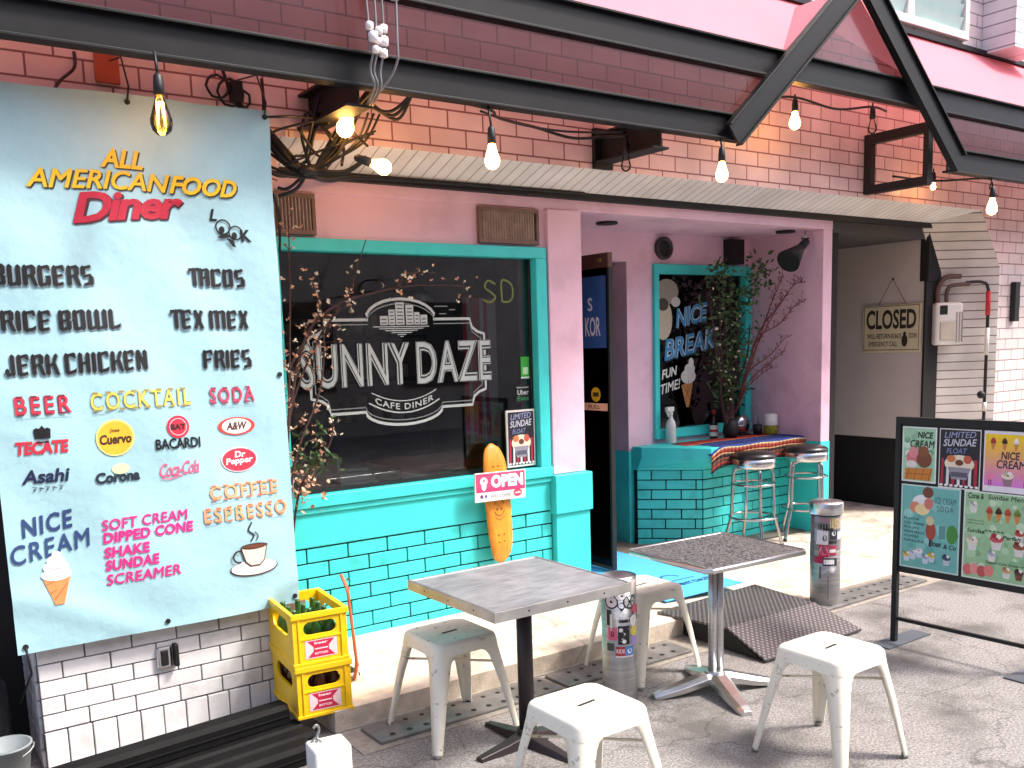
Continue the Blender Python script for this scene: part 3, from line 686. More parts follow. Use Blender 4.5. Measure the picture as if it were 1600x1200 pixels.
# ------------------------------------------------------------------ canopy
cano = thing('canopy', 'black steel canopy with a gable, dark tinted panels and pink awning cloth', 'canopy', (4, -.85, 2.83))
YC = -0.85
def ibeam(b, p0, p1, h, out=(0, -1, 0), w=.07, t=.012):
    """channel/I section from p0 to p1 (bottom line at the front), web facing out"""
    p0 = Vector(p0); p1 = Vector(p1); o = Vector(out); d = (p1 - p0).normalized(); u = o.cross(d).normalized()
    if u.z < 0: u = -u
    L = (p1 - p0).length
    def bx(a0, a1, h0, h1, y0, y1):
        vs = [p0 + d * a + u * hh + o * yy for a in (a0, a1) for yy in (y0, y1) for hh in (h0, h1)]
        b.add(vs, [(0, 1, 3, 2), (4, 6, 7, 5), (0, 4, 5, 1), (2, 3, 7, 6), (0, 2, 6, 4), (1, 5, 7, 3)])
    bx(0, L, 0, t, -w / 2, w / 2); bx(0, L, h - t, h, -w / 2, w / 2); bx(0, L, t, h - t, -t / 2, t / 2)
mb = MB(); ibeam(mb, (-1.5, YC, 2.832), (4.43, YC, 2.832), .148); mb.build('lower_beam', BLKM, cano, .002)
mb = MB(); ibeam(mb, (6.62, YC, 2.832), (14, YC, 2.832), .165); mb.build('lower_beam', BLKM, cano, .002)
mb = MB(); ibeam(mb, (-1.5, YC, 3.225), (14, YC, 3.225), .165); mb.build('upper_beam', BLKM, cano, .002)
AP = (5.50, 3.83)
mb = MB(); ibeam(mb, (4.355, YC - .062, 2.795), (AP[0] + .09, YC - .062, AP[1] + .08), .15, w=.05); mb.build('gable_rafter', BLKM, cano, .002)
mb = MB(); ibeam(mb, (6.62, YC - .062, 2.825), (AP[0] - .05, YC - .062, AP[1] + .03), .17, w=.05); mb.build('gable_rafter', BLKM, cano, .002)
mb = MB(); mb.quad((-1.5, YC, 2.975), (4.43, YC, 2.975), (4.75, YC, 3.23), (-1.5, YC, 3.23)); mb.build('tinted_panel', GLASSDK, cano, recalc=False)
mb = MB(); mb.quad((6.62, YC, 2.99), (14, YC, 2.99), (14, YC, 3.23), (6.4, YC, 3.23)); mb.build('tinted_panel', GLASSDK, cano, recalc=False)
mb = MB(); mb.quad((4.9, YC, 3.385), (6.1, YC, 3.385), (5.52, YC, 3.85)); mb.build('tinted_panel', GLASSDK, cano, recalc=False)
AWN = cloth_translucent('pink_awning_cloth', S(240, 146, 164), S(248, 160, 160), 0.4)
Z0, Z1 = 3.388, 3.965
zz = lambda y: Z0 + (Z1 - Z0) * (y - YC) / (YB - .01 - YC)
mb = MB(); yv = YC + (3.9 - Z0) / (Z1 - Z0) * (YB - .01 - YC)
mb.quad((-1.5, YC, Z0), (4.80, YC, Z0), (5.52, yv, 3.9), (5.52, YB - .01, Z1), (-1.5, YB - .01, Z1))
mb.quad((6.26, YC, Z0), (14, YC, Z0), (14, YB - .01, Z1), (5.52, YB - .01, Z1), (5.52, yv, 3.9))
mb.quad((4.80, YC, Z0), (5.52, YC, 3.9), (5.52, yv, 3.9)); mb.quad((5.52, YC, 3.9), (6.26, YC, Z0), (5.52, yv, 3.9))
ao = mb.build('awning_cloth', AWN, cano, recalc=False)
mb = MB(); mb.bb((-1.5, YB - .05, Z1 - .01), (14, YB - .003, Z1 + .025)); mb.build('awning_rail', BLKM, cano)
# brackets from wall to beam
mb = MB(); ibeam(mb, (1.98, YB, 2.76), (1.98, YC + .03, 2.76), .16, (-1, 0, 0), .12); mb.build('bracket', BLACK, cano)
mb = MB(); ibeam(mb, (3.82, YB, 2.75), (3.82, YC + .03, 2.75), .17, (-1, 0, 0), .12); mb.bb((3.76, YB - .03, 2.72), (3.9, YB - .002, 2.95)); mb.build('bracket', BLACK, cano)
mb = MB(); x = 6.46
mb.bb((x - .03, YB - .06, 2.74), (x + .03, YB - .002, 3.17)); mb.bb((x - .035, YC + .03, 2.74), (x + .035, YB - .06, 2.80)); mb.bb((x - .03, YC + .03, 3.10), (x + .03, YB - .06, 3.17)); mb.bb((x - .03, YC + .03, 2.80), (x + .03, YC + .07, 3.10))
mb.build('bracket', BLACK, cano)

# ------------------------------------------------------------------ banner
ban = thing('banner', 'large pale blue cloth menu banner hanging on the white tiled pier', 'banner', (1.04, -.62, .53))
BX0, BX1, BZ0, BZ1 = 0.446, 1.634, 0.532, 2.742
def wr(u, v):
    d = 0.008 * math.sin(u * 5.1 + v * 2.3) + 0.005 * math.sin(v * 6.7 - u * 3.1) + 0.0035 * math.sin(u * 13 + v * 9)
    t = (u - 1.62) * 0.80 + (v - 2.72) * -0.6; s_ = -((u - 1.62) * 0.6 + (v - 2.72) * 0.80)
    d += 0.030 * math.exp(-((t + .02) / 0.06) ** 2) * max(0, 1 - s_ / 0.75) * min(1, s_ / .1 + .2)
    d += 0.016 * math.exp(-((t + .15) / 0.07) ** 2) * max(0, 1 - s_ / 0.9)
    t2 = (u - 1.05) * .95 + (v - 2.70) * .3
    d -= 0.014 * math.exp(-(t2 / .08) ** 2) * max(0, 1 - (2.72 - v) / .6)
    d += 0.010 * math.exp(-((v - .62 - .14 * math.sin(u * 4)) / .06) ** 2)
    return d
def bmap(u, v, e=0.0): return (u, -0.625 - wr(u, v) - e, v - 0.006 * math.sin((u - BX0) * 8) * (v - BZ0) / 2.2)
mb = MB(); NU, NV = 60, 110
vs = [bmap(BX0 + (BX1 - BX0) * i / NU, BZ0 + (BZ1 - BZ0) * j / NV) for j in range(NV + 1) for i in range(NU + 1)]
vs += [(p[0], p[1] + .002, p[2]) for p in vs]
N1 = (NU + 1) * (NV + 1)
fs = [(j * (NU + 1) + i, j * (NU + 1) + i + 1, (j + 1) * (NU + 1) + i + 1, (j + 1) * (NU + 1) + i) for j in range(NV) for i in range(NU)]
mb.add(vs[:N1], fs, True)
mb.build('cloth', mat('banner_cloth', S(160, 200, 208), 0.55, vary=.05, nscale=2, bump=.35, bscale=16, dirt=S(140, 176, 186), dscale=3, damt=.35), ban, recalc=False)
a = Art()
YE, BK, RD = (232, 186, 30), (12, 13, 16), (176, 24, 54)
def shadowed(t, u, v, w, h, c, sh, bold=.02, shear=0, slope=0, space=1.0, d=(.006, -.005)):
    a.text(t, u + d[0], v + d[1], w, h, sh, bold, shear, space, slope); a.text(t, u, v, w, h, c, bold, shear, space, slope)
shadowed('ALL', .92, 2.45, .17, .074, YE, (52, 44, 36), .03, .3)
shadowed('AMERICAN', .645, 2.362, .545, .074, YE, (52, 44, 36), .04, .3, .008)
shadowed('FOOD', 1.185, 2.366, .285, .074, YE, (52, 44, 36), .03, .3, .008)
a.text('Diner', .806, 2.222, .44, .118, (70, 24, 40), .05, .25, .92, .09); a.text('Diner', .80, 2.228, .44, .118, RD, .035, .25, .92, .09)
a.text('L', 1.345, 2.268, .032, .05, BK, .03, .2); a.text('K', 1.472, 2.185, .05, .052, BK, .04, -.1)
for (u, v, r_) in ((1.40, 2.245, .03), (1.452, 2.222, .028)):
    a.arc(u, v, r_, 0, 2 * PI, .006, BK, 18); a.disc(u - .006, v - .012, .012, BK, .015)
a.poly([(1.37, 2.20), (1.41, 2.222), (1.43, 2.205), (1.40, 2.198)], BK); a.poly([(1.41, 2.20), (1.435, 2.165), (1.45, 2.16), (1.44, 2.19)], BK)
for t, u, v, w, h in (('BURGERS', .497, 1.986, .36, .083), ('RICE BOWL', .511, 1.812, .426, .083), ('JERK CHICKEN', .511, 1.64, .524, .086), ('TACOS', 1.239, 1.989, .238, .08), ('TEX MEX', 1.147, 1.808, .334, .084), ('FRIES', 1.271, 1.638, .212, .084)):
    black_letter(a, t, u + .005, v - .004, w, h, (128, 142, 150)); black_letter(a, t, u, v, w, h, BK)
for t, u, v, w, h, c, o in (('BEER', .526, 1.489, .203, .07, (206, 48, 70), (120, 30, 50)), ('COCKTAIL', .801, 1.487, .405, .072, (226, 204, 90), (156, 140, 70)), ('SODA', 1.288, 1.489, .201, .066, (214, 74, 104), (150, 60, 84)), ('COFFEE', 1.253, 1.064, .314, .062, (236, 168, 120), (196, 116, 80)), ('ESPRESSO', 1.22, .965, .384, .062, (236, 168, 120), (196, 116, 80))):
    a.text(t, u, v, w, h, o, .03, 0, 1.25); a.text(t, u, v, w, h, c, .008, 0, 1.25)
    for i in range(len(t)):      # slab serifs
        x = u + w * (i + .5) / len(t); q = w / len(t) * .36
        a.rect(x - q, v - .003, x + q * .2, v + .005, o); a.rect(x - q, v + h - .005, x + q * .2, v + h + .003, o)
    a.rect(u, v - .016, u + w, v - .014, (150, 170, 178))
a.text('TECATE', .513, 1.331, .193, .053, (196, 40, 62), .05, .15, .95)
for k in range(3): a.poly([(.585 + k * .019, 1.392), (.603 + k * .019, 1.392), (.606 + k * .019, 1.43), (.594 + k * .019, 1.445 if k == 1 else 1.436), (.582 + k * .019, 1.43)], BK)
a.rect(.59, 1.376, .635, 1.382, BK)
a.disc(.884, 1.371, .076, (244, 216, 130)); a.disc(.884, 1.371, .068, (240, 180, 50)); a.text('Jose', .862, 1.39, .04, .02, (90, 60, 30), .02, .2); a.text('Cuervo', .822, 1.345, .125, .042, (60, 44, 30), .04, .1)
a.disc(1.141, 1.396, .048, (206, 40, 66)); a.arc(1.141, 1.396, .036, 0, 2 * PI, .004, (240, 180, 190)); a.text('BAT', 1.108, 1.385, .066, .024, (60, 20, 30), .04)
a.text('BACARDI', 1.042, 1.303, .19, .046, BK, .03)
a.disc(1.399, 1.383, .084, (216, 70, 60), .04); a.disc(1.399, 1.383, .066, (236, 236, 230), .034); a.text('A&W', 1.352, 1.366, .095, .036, (90, 44, 40), .04, .2)
a.disc(1.4, 1.233, .084, (236, 200, 205), .056); a.disc(1.4, 1.233, .078, (206, 44, 66), .051); a.text('Dr', 1.38, 1.243, .05, .028, (244, 236, 236), .03, .1); a.text('Pepper', 1.338, 1.205, .124, .036, (244, 236, 236), .03, .1, slope=.04)
a.text('Asahi', .524, 1.214, .176, .056, (24, 34, 70), .03, .2)
for k, u in enumerate((.56, .583, .606, .630, .655)):   # small katakana
    a.line([(u, 1.20), (u + .017, 1.20), (u + .008, 1.184)], .003, (60, 70, 90)) if k % 2 == 0 else a.line([(u, 1.196), (u + .018, 1.192)], .0035, (60, 70, 90))
    a.line([(u + .01, 1.198), (u + .004, 1.183)], .003, (60, 70, 90))
a.disc(.895, 1.241, .035, (244, 232, 170), .022); a.text('Corona', .794, 1.186, .175, .047, (20, 36, 50), .045, .05)
a.text('Coca-Cola', 1.051, 1.184, .166, .058, (226, 96, 130), .01, .35, .85, .06)
a.line(spline([(1.055, 1.18, 0), (1.09, 1.176, 0), (1.15, 1.19, 0)], 5) and [(p.x, p.y) for p in spline([(1.055, 1.182, 0), (1.09, 1.176, 0), (1.15, 1.192, 0)], 5)], .005, (226, 96, 130))
a.text('NICE', .507, .998, .187, .078, (42, 66, 112), .03, .05, 1.15, .13); a.text('CREAM', .458, .892, .295, .078, (44, 68, 116), .03, .05, 1.15, .15)
for t, v, w in (('SOFT CREAM', .989, .35), ('DIPPED CONE', .935, .37), ('SHAKE', .873, .182), ('SUNDAE', .818, .216), ('SCREAMER', .757, .30)):
    a.text(t, .801, v, w, .046, (232, 40, 128), .045, .1, 1.05, .015)
# ice cream cone print
a.poly([(.565, .82), (.668, .83), (.632, .715), (.598, .715)], (206, 132, 76)); a.line([(.575, .80), (.65, .83)], .004, (160, 90, 50)); a.line([(.585, .765), (.65, .79)], .004, (160, 90, 50)); a.line([(.655, .80), (.60, .74)], .004, (160, 90, 50))
for (u, v, ru, rv) in ((.616, .838, .058, .026), (.616, .868, .048, .026), (.618, .895, .034, .022), (.622, .917, .018, .016)): a.disc(u, v, ru, (244, 240, 234), rv)
a.arc(.616, .85, .05, PI * 1.1, PI * 1.8, .003, (190, 180, 176), rv=.02); a.arc(.618, .88, .04, PI * 1.1, PI * 1.8, .003, (190, 180, 176), rv=.018)
# coffee cup print
a.disc(1.428, .735, .112, (60, 44, 46), .038); a.disc(1.428, .738, .107, (238, 226, 220), .035)
a.poly([(1.368, .835), (1.496, .84), (1.478, .765), (1.455, .742), (1.41, .742), (1.385, .765)], (60, 44, 46)); a.poly([(1.374, .831), (1.49, .836), (1.474, .768), (1.452, .748), (1.414, .748), (1.392, .768)], (240, 214, 196))
a.disc(1.432, .836, .062, (60, 44, 46), .013); a.disc(1.432, .836, .054, (110, 60, 40), .009); a.arc(1.36, .795, .026, PI * .35, PI * 1.6, .008, (60, 44, 46))
a.line([(p.x, p.y) for p in spline([(1.42, .86, 0), (1.435, .885, 0), (1.412, .91, 0), (1.43, .945, 0)], 6)], .008, (50, 54, 60)); a.line([(p.x, p.y) for p in spline([(1.445, .86, 0), (1.455, .88, 0), (1.44, .90, 0)], 5)], .005, (50, 54, 60))
# hem and eyelets
a.build('print', lambda u, v, e: bmap(u, v, .0024 + e * 5), ban)
mb = MB()
for (u, v) in ((BX1 - .025, BZ1 - .03), (1.05, BZ1 - .03), (BX0 + .03, BZ1 - .03), (BX1 - .02, 1.60), (1.03, BZ0 + .03), (BX1 - .02, BZ0 + .035), (BX0 + .03, BZ0 + .03)):
    p = Vector(bmap(u, v, .003)); mb.cyl(p, p + Vector((0, -.004, 0)), .011, n=14)
mb.build('eyelets', BLACK, ban)
mb = MB()
for (u, v) in ((BX1 - .025, BZ1 - .03), (1.05, BZ1 - .03), (BX0 + .03, BZ1 - .03)):
    p = Vector(bmap(u, v, .004)); mb.tube([p, p + Vector((.01, .0, .06)), p + Vector((.015, .1, .2)), (p.x + .02, YB + .01, p.z + .24)], .004, 6)
p = Vector(bmap(BX1 - .025, BZ1 - .03, .004)); mb.tube([p, (1.76, -.56, 2.75), (1.9, -.5, 2.77)], .006, 6)
p = Vector(bmap(BX0 + .03, BZ0 + .03, .004)); mb.tube([p, (.49, -.6, .44), (.45, -.5, .30)], .005, 6)
mb.build('ties', RUBBER, ban)

# ------------------------------------------------------------------ string lights
WARM = S(255, 206, 130)
BULB = mat('lit_frosted_bulb', S(255, 236, 200), .3, vary=.02, emit=S(255, 180, 92), estr=16)
AMB = glass_mat('amber_bulb_glass', (1.0, .72, .34), 1.2, .02)
FIL = mat('glowing_filament', S(255, 210, 120), .4, emit=S(255, 186, 84), estr=26)
def bulb_proto(kind, label, loc, cord, r=.034, L=.115, tilt=None):
    t = thing('light_bulb', label, 'light bulb', loc, 0, 'string of light bulbs under the canopy')
    prof = [(.014, 0), (.017, -.015), (r * .72, -L * .38), (r * .98, -L * .6), (r, -L * .7), (r * .85, -L * .87), (r * .45, -L * .97), (.002, -L)]
    M3 = Matrix.Rotation(tilt, 3, 'Y') if tilt else Matrix.Identity(3)
    def rot(b):
        b.v = [M3 @ p for p in b.v]; return b
    s = MB(); s.lathe([(.010, .075), (.017, .065), (.020, .03), (.021, -.004), (.014, -.008)], n=16); rot(s).build('socket', RUBBER, t, local=True)
    g = MB(); g.lathe(prof, n=20); rot(g).build('glass', {'lit': BULB, 'amber': AMB, 'off': GLASSCLR}[kind], t, local=True)
    if kind == 'amber':
        f = MB()
        for k in range(4):
            an = k * PI / 2; f.tube([(.012 * math.cos(an), .012 * math.sin(an), -.03), (.02 * math.cos(an + .5), .02 * math.sin(an + .5), -L * .75), (.012 * math.cos(an + 1), .012 * math.sin(an + 1), -.03)], .0022, 5)
        rot(f).build('filament', FIL, t, local=True)
    if cord:
        c = MB(); c.tube([(0, 0, .07)] + [Vector(q) for q in cord], .006, 6); c.build('cord', RUBBER, t, local=True)
    return t
bl = [('amber', 'amber filament bulb hanging in front of the blue banner', (1.097, -.90, 2.69), [(0, .02, .16)], .042, .155, None),
      ('lit', 'bright bulb beside the black bracket and cable bundle', (2.046, -.60, 2.80), [(-.02, .05, .12)], .040, .13, .35),
      ('lit', 'sideways yellow bulb at the end of the tangled cables', (2.13, -.60, 2.575), [(-.05, .02, .12), (-.12, .05, .2)], .037, .115, -1.35),
      ('lit', 'lit bulb hanging from the beam above the big window', (2.644, -.88, 2.66), [(0, .01, .12), (0, .02, .18)], .036, .125, None),
      ('off', 'unlit clear bulb under the middle black bracket', (3.758, -.60, 2.755), [(.0, .0, .1)], .030, .10, None),
      ('lit', 'lit bulb hanging under the left foot of the gable', (4.242, -.88, 2.71), [(0, .01, .12)], .036, .12, None),
      ('lit', 'lit bulb in front of the pink-lit tiles inside the gable', (5.242, -.60, 3.155), [(0, .0, .10)], .036, .12, None),
      ('off', 'clear unlit bulb beside the open black bracket in the gable', (6.087, -.60, 3.20), [(0, 0, .1)], .032, .11, None),
      ('lit', 'tiny lit bulb low behind the right gable rafter', (7.12, -.45, 2.86), [(0, 0, .1)], .02, .06, None),
      ('lit', 'lit bulb at the far right under the beam', (7.203, -.88, 2.69), [(0, .01, .14)], .038, .13, None)]
for b in bl: bulb_proto(*b)
mb = MB()
mb.tube(spline([(2.3, -.6, 2.92), (2.64, -.83, 2.83), (2.92, -.55, 2.87), (3.2, -.5, 2.86), (3.45, -.5, 2.83), (3.7, -.5, 2.86), (3.78, -.6, 2.85)], 8), .008, 6)
mb.tube(spline([(2.64, -.8, 2.82), (3.0, -.6, 2.84), (3.4, -.5, 2.86), (3.76, -.6, 2.87)], 8), .006, 6)
mb.tube(spline([(4.25, -.83, 2.83), (4.7, -.6, 3.1), (5.2, -.58, 3.24), (5.7, -.58, 3.22), (6.1, -.58, 3.28), (6.4, -.5, 3.3)], 8), .008, 6)
mb.tube(spline([(6.5, -.5, 2.85), (6.9, -.6, 2.83), (7.2, -.84, 2.83), (7.5, -.7, 2.80), (8.0, -.5, 2.80)], 8), .008, 6)
tag(mb.build('light_cable', RUBBER), 'black sagging cable that carries the string of bulbs', 'cable')
# tangle of cables at the corner over the window
mb = MB(); rnd = random.Random(11)
for k in range(7):
    o = lambda s=.03: rnd.uniform(-s, s)
    mb.tube(spline([(1.72 + o(), -.36, 2.72 + o(.06)), (1.80 + o(), -.40, 2.60 + o()), (1.90 + o(.02), -.42, 2.54 + o(.02)), (2.0 + o(), -.44, 2.62 + o()), (2.07 + o(), -.5, 2.76 + o()), (2.14 + o(), -.6, 2.86 + o()), (2.2 + o(), -.78, 2.94 + o())], 7), .009 + rnd.uniform(-.003, .004), 6)
for k in range(3):
    mb.tube(spline([(1.90, -.40, 2.54), (1.84 + o(), -.36, 2.47), (1.78, -.33, 2.45 + o(.03))], 6), .008, 6)
mb.tube(spline([(1.9, -.4, 2.53), (2.1, -.2, 2.55), (2.35, -.08, 2.60), (3.0, -.06, 2.615), (3.9, -.06, 2.62)], 8), .011, 6)
mb.tube(spline([(1.92, -.42, 2.55), (2.05, -.5, 2.54), (2.13, -.58, 2.60)], 6), .012, 6)
for k in range(3): mb.tube(spline([(2.12 + k * .02, -.6, 2.84), (2.22 + k * .02, -.66, 2.80 - k * .015), (2.30, -.75, 2.88), (2.3, -.83, 2.95)], 7), .008, 6)
mb.tube(spline([(1.75, -.34, 2.44), (1.83, -.2, 2.36), (1.86, -.1, 2.2)], 6), .007, 6)
for k in range(9):      # loose loops around the knot
    a0 = Vector((1.9 + rnd.gauss(0, .06), -.40 + rnd.gauss(0, .03), 2.56 + rnd.gauss(0, .05))); a1 = Vector((1.95 + rnd.gauss(0, .12), -.42, 2.62 + rnd.gauss(0, .1))); a2 = Vector((2.05 + rnd.gauss(0, .08), -.5, 2.74 + rnd.gauss(0, .08)))
    mb.tube(spline([a0, (a0 + a1) / 2 + Vector((rnd.gauss(0, .06), 0, rnd.gauss(0, .06))), a1, a2], 6), .005 + rnd.uniform(0, .003), 5)
for k in range(4): mb.tube(spline([(1.70, -.34, 2.66 - k * .03), (1.76 + rnd.gauss(0, .02), -.38, 2.58 - k * .02), (1.86, -.41, 2.53), (1.98, -.43, 2.545 + k * .01)], 6), .007, 5)
for k in range(3): mb.tube(spline([(2.14 + k * .03, -.6, 2.8), (2.1 + k * .02, -.55, 2.68), (2.02, -.48, 2.6), (1.92, -.42, 2.54)], 6), .006, 5)
mb.sphere((1.9, -.42, 2.545), .035, 8, (1.6, 1, .8))
tag(mb.build('cable_bundle', RUBBER), 'tangled bundle of black cables at the top left corner of the window', 'cables')
mb = MB()
mb.tube(spline([(.93, -.31, 2.97), (.92, -.33, 2.9), (.86, -.34, 2.84), (.82, -.36, 2.78)], 6), .007, 6)
for (u, v, r_) in ((1.52, 2.90, .05), (1.58, 2.88, .06), (1.63, 2.86, .04)):
    mb.tube([(u + r_ * math.cos(k * PI / 6), -.33 - .01 * (k % 2), v + r_ * math.sin(k * PI / 6)) for k in range(12)], .006, 6, closed=True)
mb.tube(spline([(1.55, -.33, 2.98), (1.60, -.34, 2.85), (1.72, -.34, 2.80), (1.73, -.34, 2.96)], 6), .008, 6); mb.bb((1.58, -.36, 2.84), (1.63, -.31, 2.93))
tag(mb.build('cable_coil', RUBBER), 'small coils of black cable on the pink-lit tiles above the banner', 'cables')
mb = MB(); mb.bb((1.005, YB - .02, 2.86), (1.105, YB - .002, 2.99)); tag(mb.build('junction_box', mat('orange_box', S(176, 84, 54), .6, vary=.15), None, .004), 'small orange brown square plate on the tiles above the banner', 'plate')
# insulators and drop wires
t = thing('wire_insulators', 'cluster of white ceramic insulators on wires in front of the beam', 'insulators', (2.0, -.98, 2.95))
mb = MB()
for (x, z, r_) in ((1.965, 3.05, .017), (2.005, 3.035, .016), (2.037, 3.052, .018), (1.975, 3.005, .021), (2.033, 3.0, .021), (2.003, 2.995, .014), (1.983, 2.955, .015), (2.03, 2.95, .018), (2.0, 2.955, .010)):
    mb.lathe([(r_ * .5, -r_), (r_, -r_ * .8), (r_, r_ * .7), (r_ * .6, r_)], (x, -.98 + random.uniform(-.02, .02), z), 12)
mb.build('ceramics', mat('white_ceramic', S(232, 226, 226), .25), t)
mb = MB()
for (x0, x1) in ((1.94, 1.965), (1.985, 2.0), (2.02, 2.035)): mb.tube(spline([(x0, -1.0, 4.2), (x0 + .005, -.99, 3.4), (x1, -.98, 3.05), (x1, -.98, 2.95)], 6), .005, 6)
for (x0, x1) in ((1.983, 1.99), (2.0, 2.005), (2.03, 2.02)): mb.tube(spline([(x0, -.98, 2.95), (x0 - .01, -.96, 2.88), (x1 + .01, -.94, 2.82), (x1 + .04, -.8, 2.78)], 6), .0055, 6)
mb.tube(spline([(2.10, -1.0, 4.2), (2.10, -.98, 3.1), (2.10, -.96, 2.92), (2.05, -.9, 2.82)], 6), .006, 6)
mb.build('wires', mat('grey_wire', S(128, 126, 128), .5, .3), t)
mb = MB(); mb.cyl((2.085, -1.0, 3.17), (2.085, -1.0, 4.2), .02, n=12); mb.build('conduit', mat('grey_conduit', S(160, 158, 160), .5), t)

# ------------------------------------------------------------------ stools
def stool_proto(label, loc):
    t = thing('metal_stool', label, 'stool', loc, 0, 'cream metal stools around the tables')
    H = .462; a = .152
    def rsq(h, r, n=6):
        p = []
        for cx, cy, a0 in ((h - r, h - r, 0), (-h + r, h - r, PI / 2), (-h + r, -h + r, PI), (h - r, -h + r, 1.5 * PI)):
            p += [(cx + r * math.cos(a0 + PI / 2 * i / n), cy + r * math.sin(a0 + PI / 2 * i / n)) for i in range(n + 1)]
        return p
    mb = MB()
    rings = [[(x, y, z) for x, y in rsq(h, r)] for h, r, z in ((a + .011, .04, H - .056), (a + .006, .041, H - .018), (a + .003, .043, H - .008), (a - .003, .045, H - .002), (a - .012, .045, H), (a - .022, .04, H - .0025), (.001, .0005, H - .003))]
    mb.loft(rings, caps=False)
    mb.build('seat', STOOLW, t, local=True, recalc=False)
    mb = MB(); mb.bb((-.042, -.007, H - .0055), (.042, .007, H - .0012)); o = mb.build('hand_slot', BLACK, t, .003, local=True); o.rotation_euler = (0, 0, .1)
    for k in range(4):
        sx, sy = ((1, 1), (-1, 1), (-1, -1), (1, -1))[k]
        mb = MB(); rings = []
        for z, c, w, r in ((H - .03, a + .0068, .11, .04), (H - .054, a + .0098, .105, .04), (H - .068, a + .0125, .082, .039), (H - .09, a + .016, .070, .038), (H - .13, a + .022, .064, .034), (.25, a + .036, .054, .028), (.02, a + .068, .033, .016), (0.012, a + .069, .033, .016)):
            outer = [(c - w, c)] + [(c - r + r * math.sin(PI / 2 * i / 5), c - r + r * math.cos(PI / 2 * i / 5)) for i in range(6)] + [(c, c - w)]
            tk = .004
            inner = [(c - tk, c - w)] + [(c - r + (r - tk) * math.cos(PI / 2 * i / 5), c - r + (r - tk) * math.sin(PI / 2 * i / 5)) for i in range(6)] + [(c - w, c - tk)]
            rings.append([(sx * x, sy * y, z) for x, y in outer + inner])
        mb.loft(rings)
        leg = mb.build('leg', STOOLW, t, local=True)
        f = MB(); c = a + .068; q = .018
        f.lathe([(.014, 0), (.015, .006), (.013, .018)], (sx * (c - .012), sy * (c - .012), 0), 10); f.build('foot_cap', mat('grey_rubber', S(120, 116, 110), .7), leg, local=True)
    mb = MB()
    for s in (1, -1): mb.tube([(-a + .0, -s * a, .33), (0, 0, .335 + .004 * s), (a, s * a, .33)], .006, 6)
    mb.build('cross_brace', STOOLW, t, local=True)
    return t
st = stool_proto('cream metal stool in the open nearest the menu board', (3.125, -2.475, 0))
for lab, loc in (('cream metal stool cut off by the lower edge, nearest of all stools', (1.985, -2.31, 0)), ('cream metal stool in front of the bricks under the left corner of the grey table', (2.055, -1.285, 0)), ('cream metal stool behind the sticker covered post on the mat side', (3.235, -1.25, 0))):
    c = copy_tree(st); c.location = loc; c['label'] = lab

# ------------------------------------------------------------------ tables
t = thing('cafe_table', 'square grey zinc topped table with a dark column, nearest table', 'table', (2.235, -1.565, 0), 0, 'outdoor cafe tables')
x0, x1, y0, y1 = 1.89, 2.58, -1.895, -1.225
mb = MB(); mb.bb((x0 + .012, y0 + .012, .675), (x1 - .012, y1 - .012, .705)); mb.build('tabletop', ZINC, t)
EDGE = mat('dull_aluminium_edge', (.5, .5, .5, 1), .35, .9, vary=.15, nscale=9, dirt=(.3, .3, .3, 1), dscale=7)
mb = MB()
for A, B in (((x0, y0), (x1, y0 + .012)), ((x0, y1 - .012), (x1, y1)), ((x0, y0 + .012), (x0 + .012, y1 - .012)), ((x1 - .012, y0 + .012), (x1, y1 - .012))): mb.bb((A[0], A[1], .665), (B[0], B[1], .708))
ed = mb.build('edge_band', EDGE, t, .002)
mb = MB()
for k in range(3): mb.cyl((2.05 + k * .19, y0 - .001, .687), (2.05 + k * .19, y0 + .002, .687), .004, n=8)
for k in range(3): mb.cyl((x0 - .001, -1.75 + k * .19, .687), (x0 + .002, -1.75 + k * .19, .687), .004, n=8)
mb.build('screws', BLKM, ed)
mb = MB(); mb.cyl((2.235, -1.6, .02), (2.235, -1.6, .665), .034, n=20); mb.build('column', DARKM, t)
mb = MB()
for k in range(4):
    d = Vector((math.cos(k * PI / 2 + .1), math.sin(k * PI / 2 + .1), 0)); p = Vector((2.235, -1.6, 0))
    mb.loft([[p + d * s + Vector((-d.y, d.x, 0)) * w * e + Vector((0, 0, z)) for e, z in ((-1, .0), (1, .0), (.7, h), (-.7, h))] for s, w, h in ((0, .045, .055), (.12, .036, .035), (.27, .022, .018))], smooth=False)
mb.cyl((2.235, -1.6, .0), (2.235, -1.6, .07), .045, n=16)
mb.build('base', DARKM, t, .004)
mb = MB(); mb.bb((2.05, -1.75, .655), (2.42, -1.38, .674)); mb.build('under_plate', DARKM, t)
WEAVE = bpy.data.materials.new('hammered_steel_top'); WEAVE.use_nodes = True
nt = WEAVE.node_tree; n = nt.nodes; L = nt.links; bs = n['Principled BSDF']
tc = n.new('ShaderNodeTexCoord'); vo = n.new('ShaderNodeTexVoronoi'); vo.inputs['Scale'].default_value = 105
L.new(tc.outputs['Object'], vo.inputs['Vector'])
cr = n.new('ShaderNodeValToRGB'); cr.color_ramp.elements[0].color = (.50, .49, .49, 1); cr.color_ramp.elements[1].color = (.07, .07, .072, 1); cr.color_ramp.elements[1].position = .75
L.new(vo.outputs['Distance'], cr.inputs[0]); L.new(cr.outputs[0], bs.inputs['Base Color']); bs.inputs['Metallic'].default_value = .6; bs.inputs['Roughness'].default_value = .38
bp_ = n.new('ShaderNodeBump'); bp_.inputs['Strength'].default_value = .7; bp_.inputs['Distance'].default_value = .004; L.new(vo.outputs['Distance'], bp_.inputs['Height']); L.new(bp_.outputs[0], bs.inputs['Normal'])
c2 = Vector((3.30, -1.70, 0)); rz = -.05
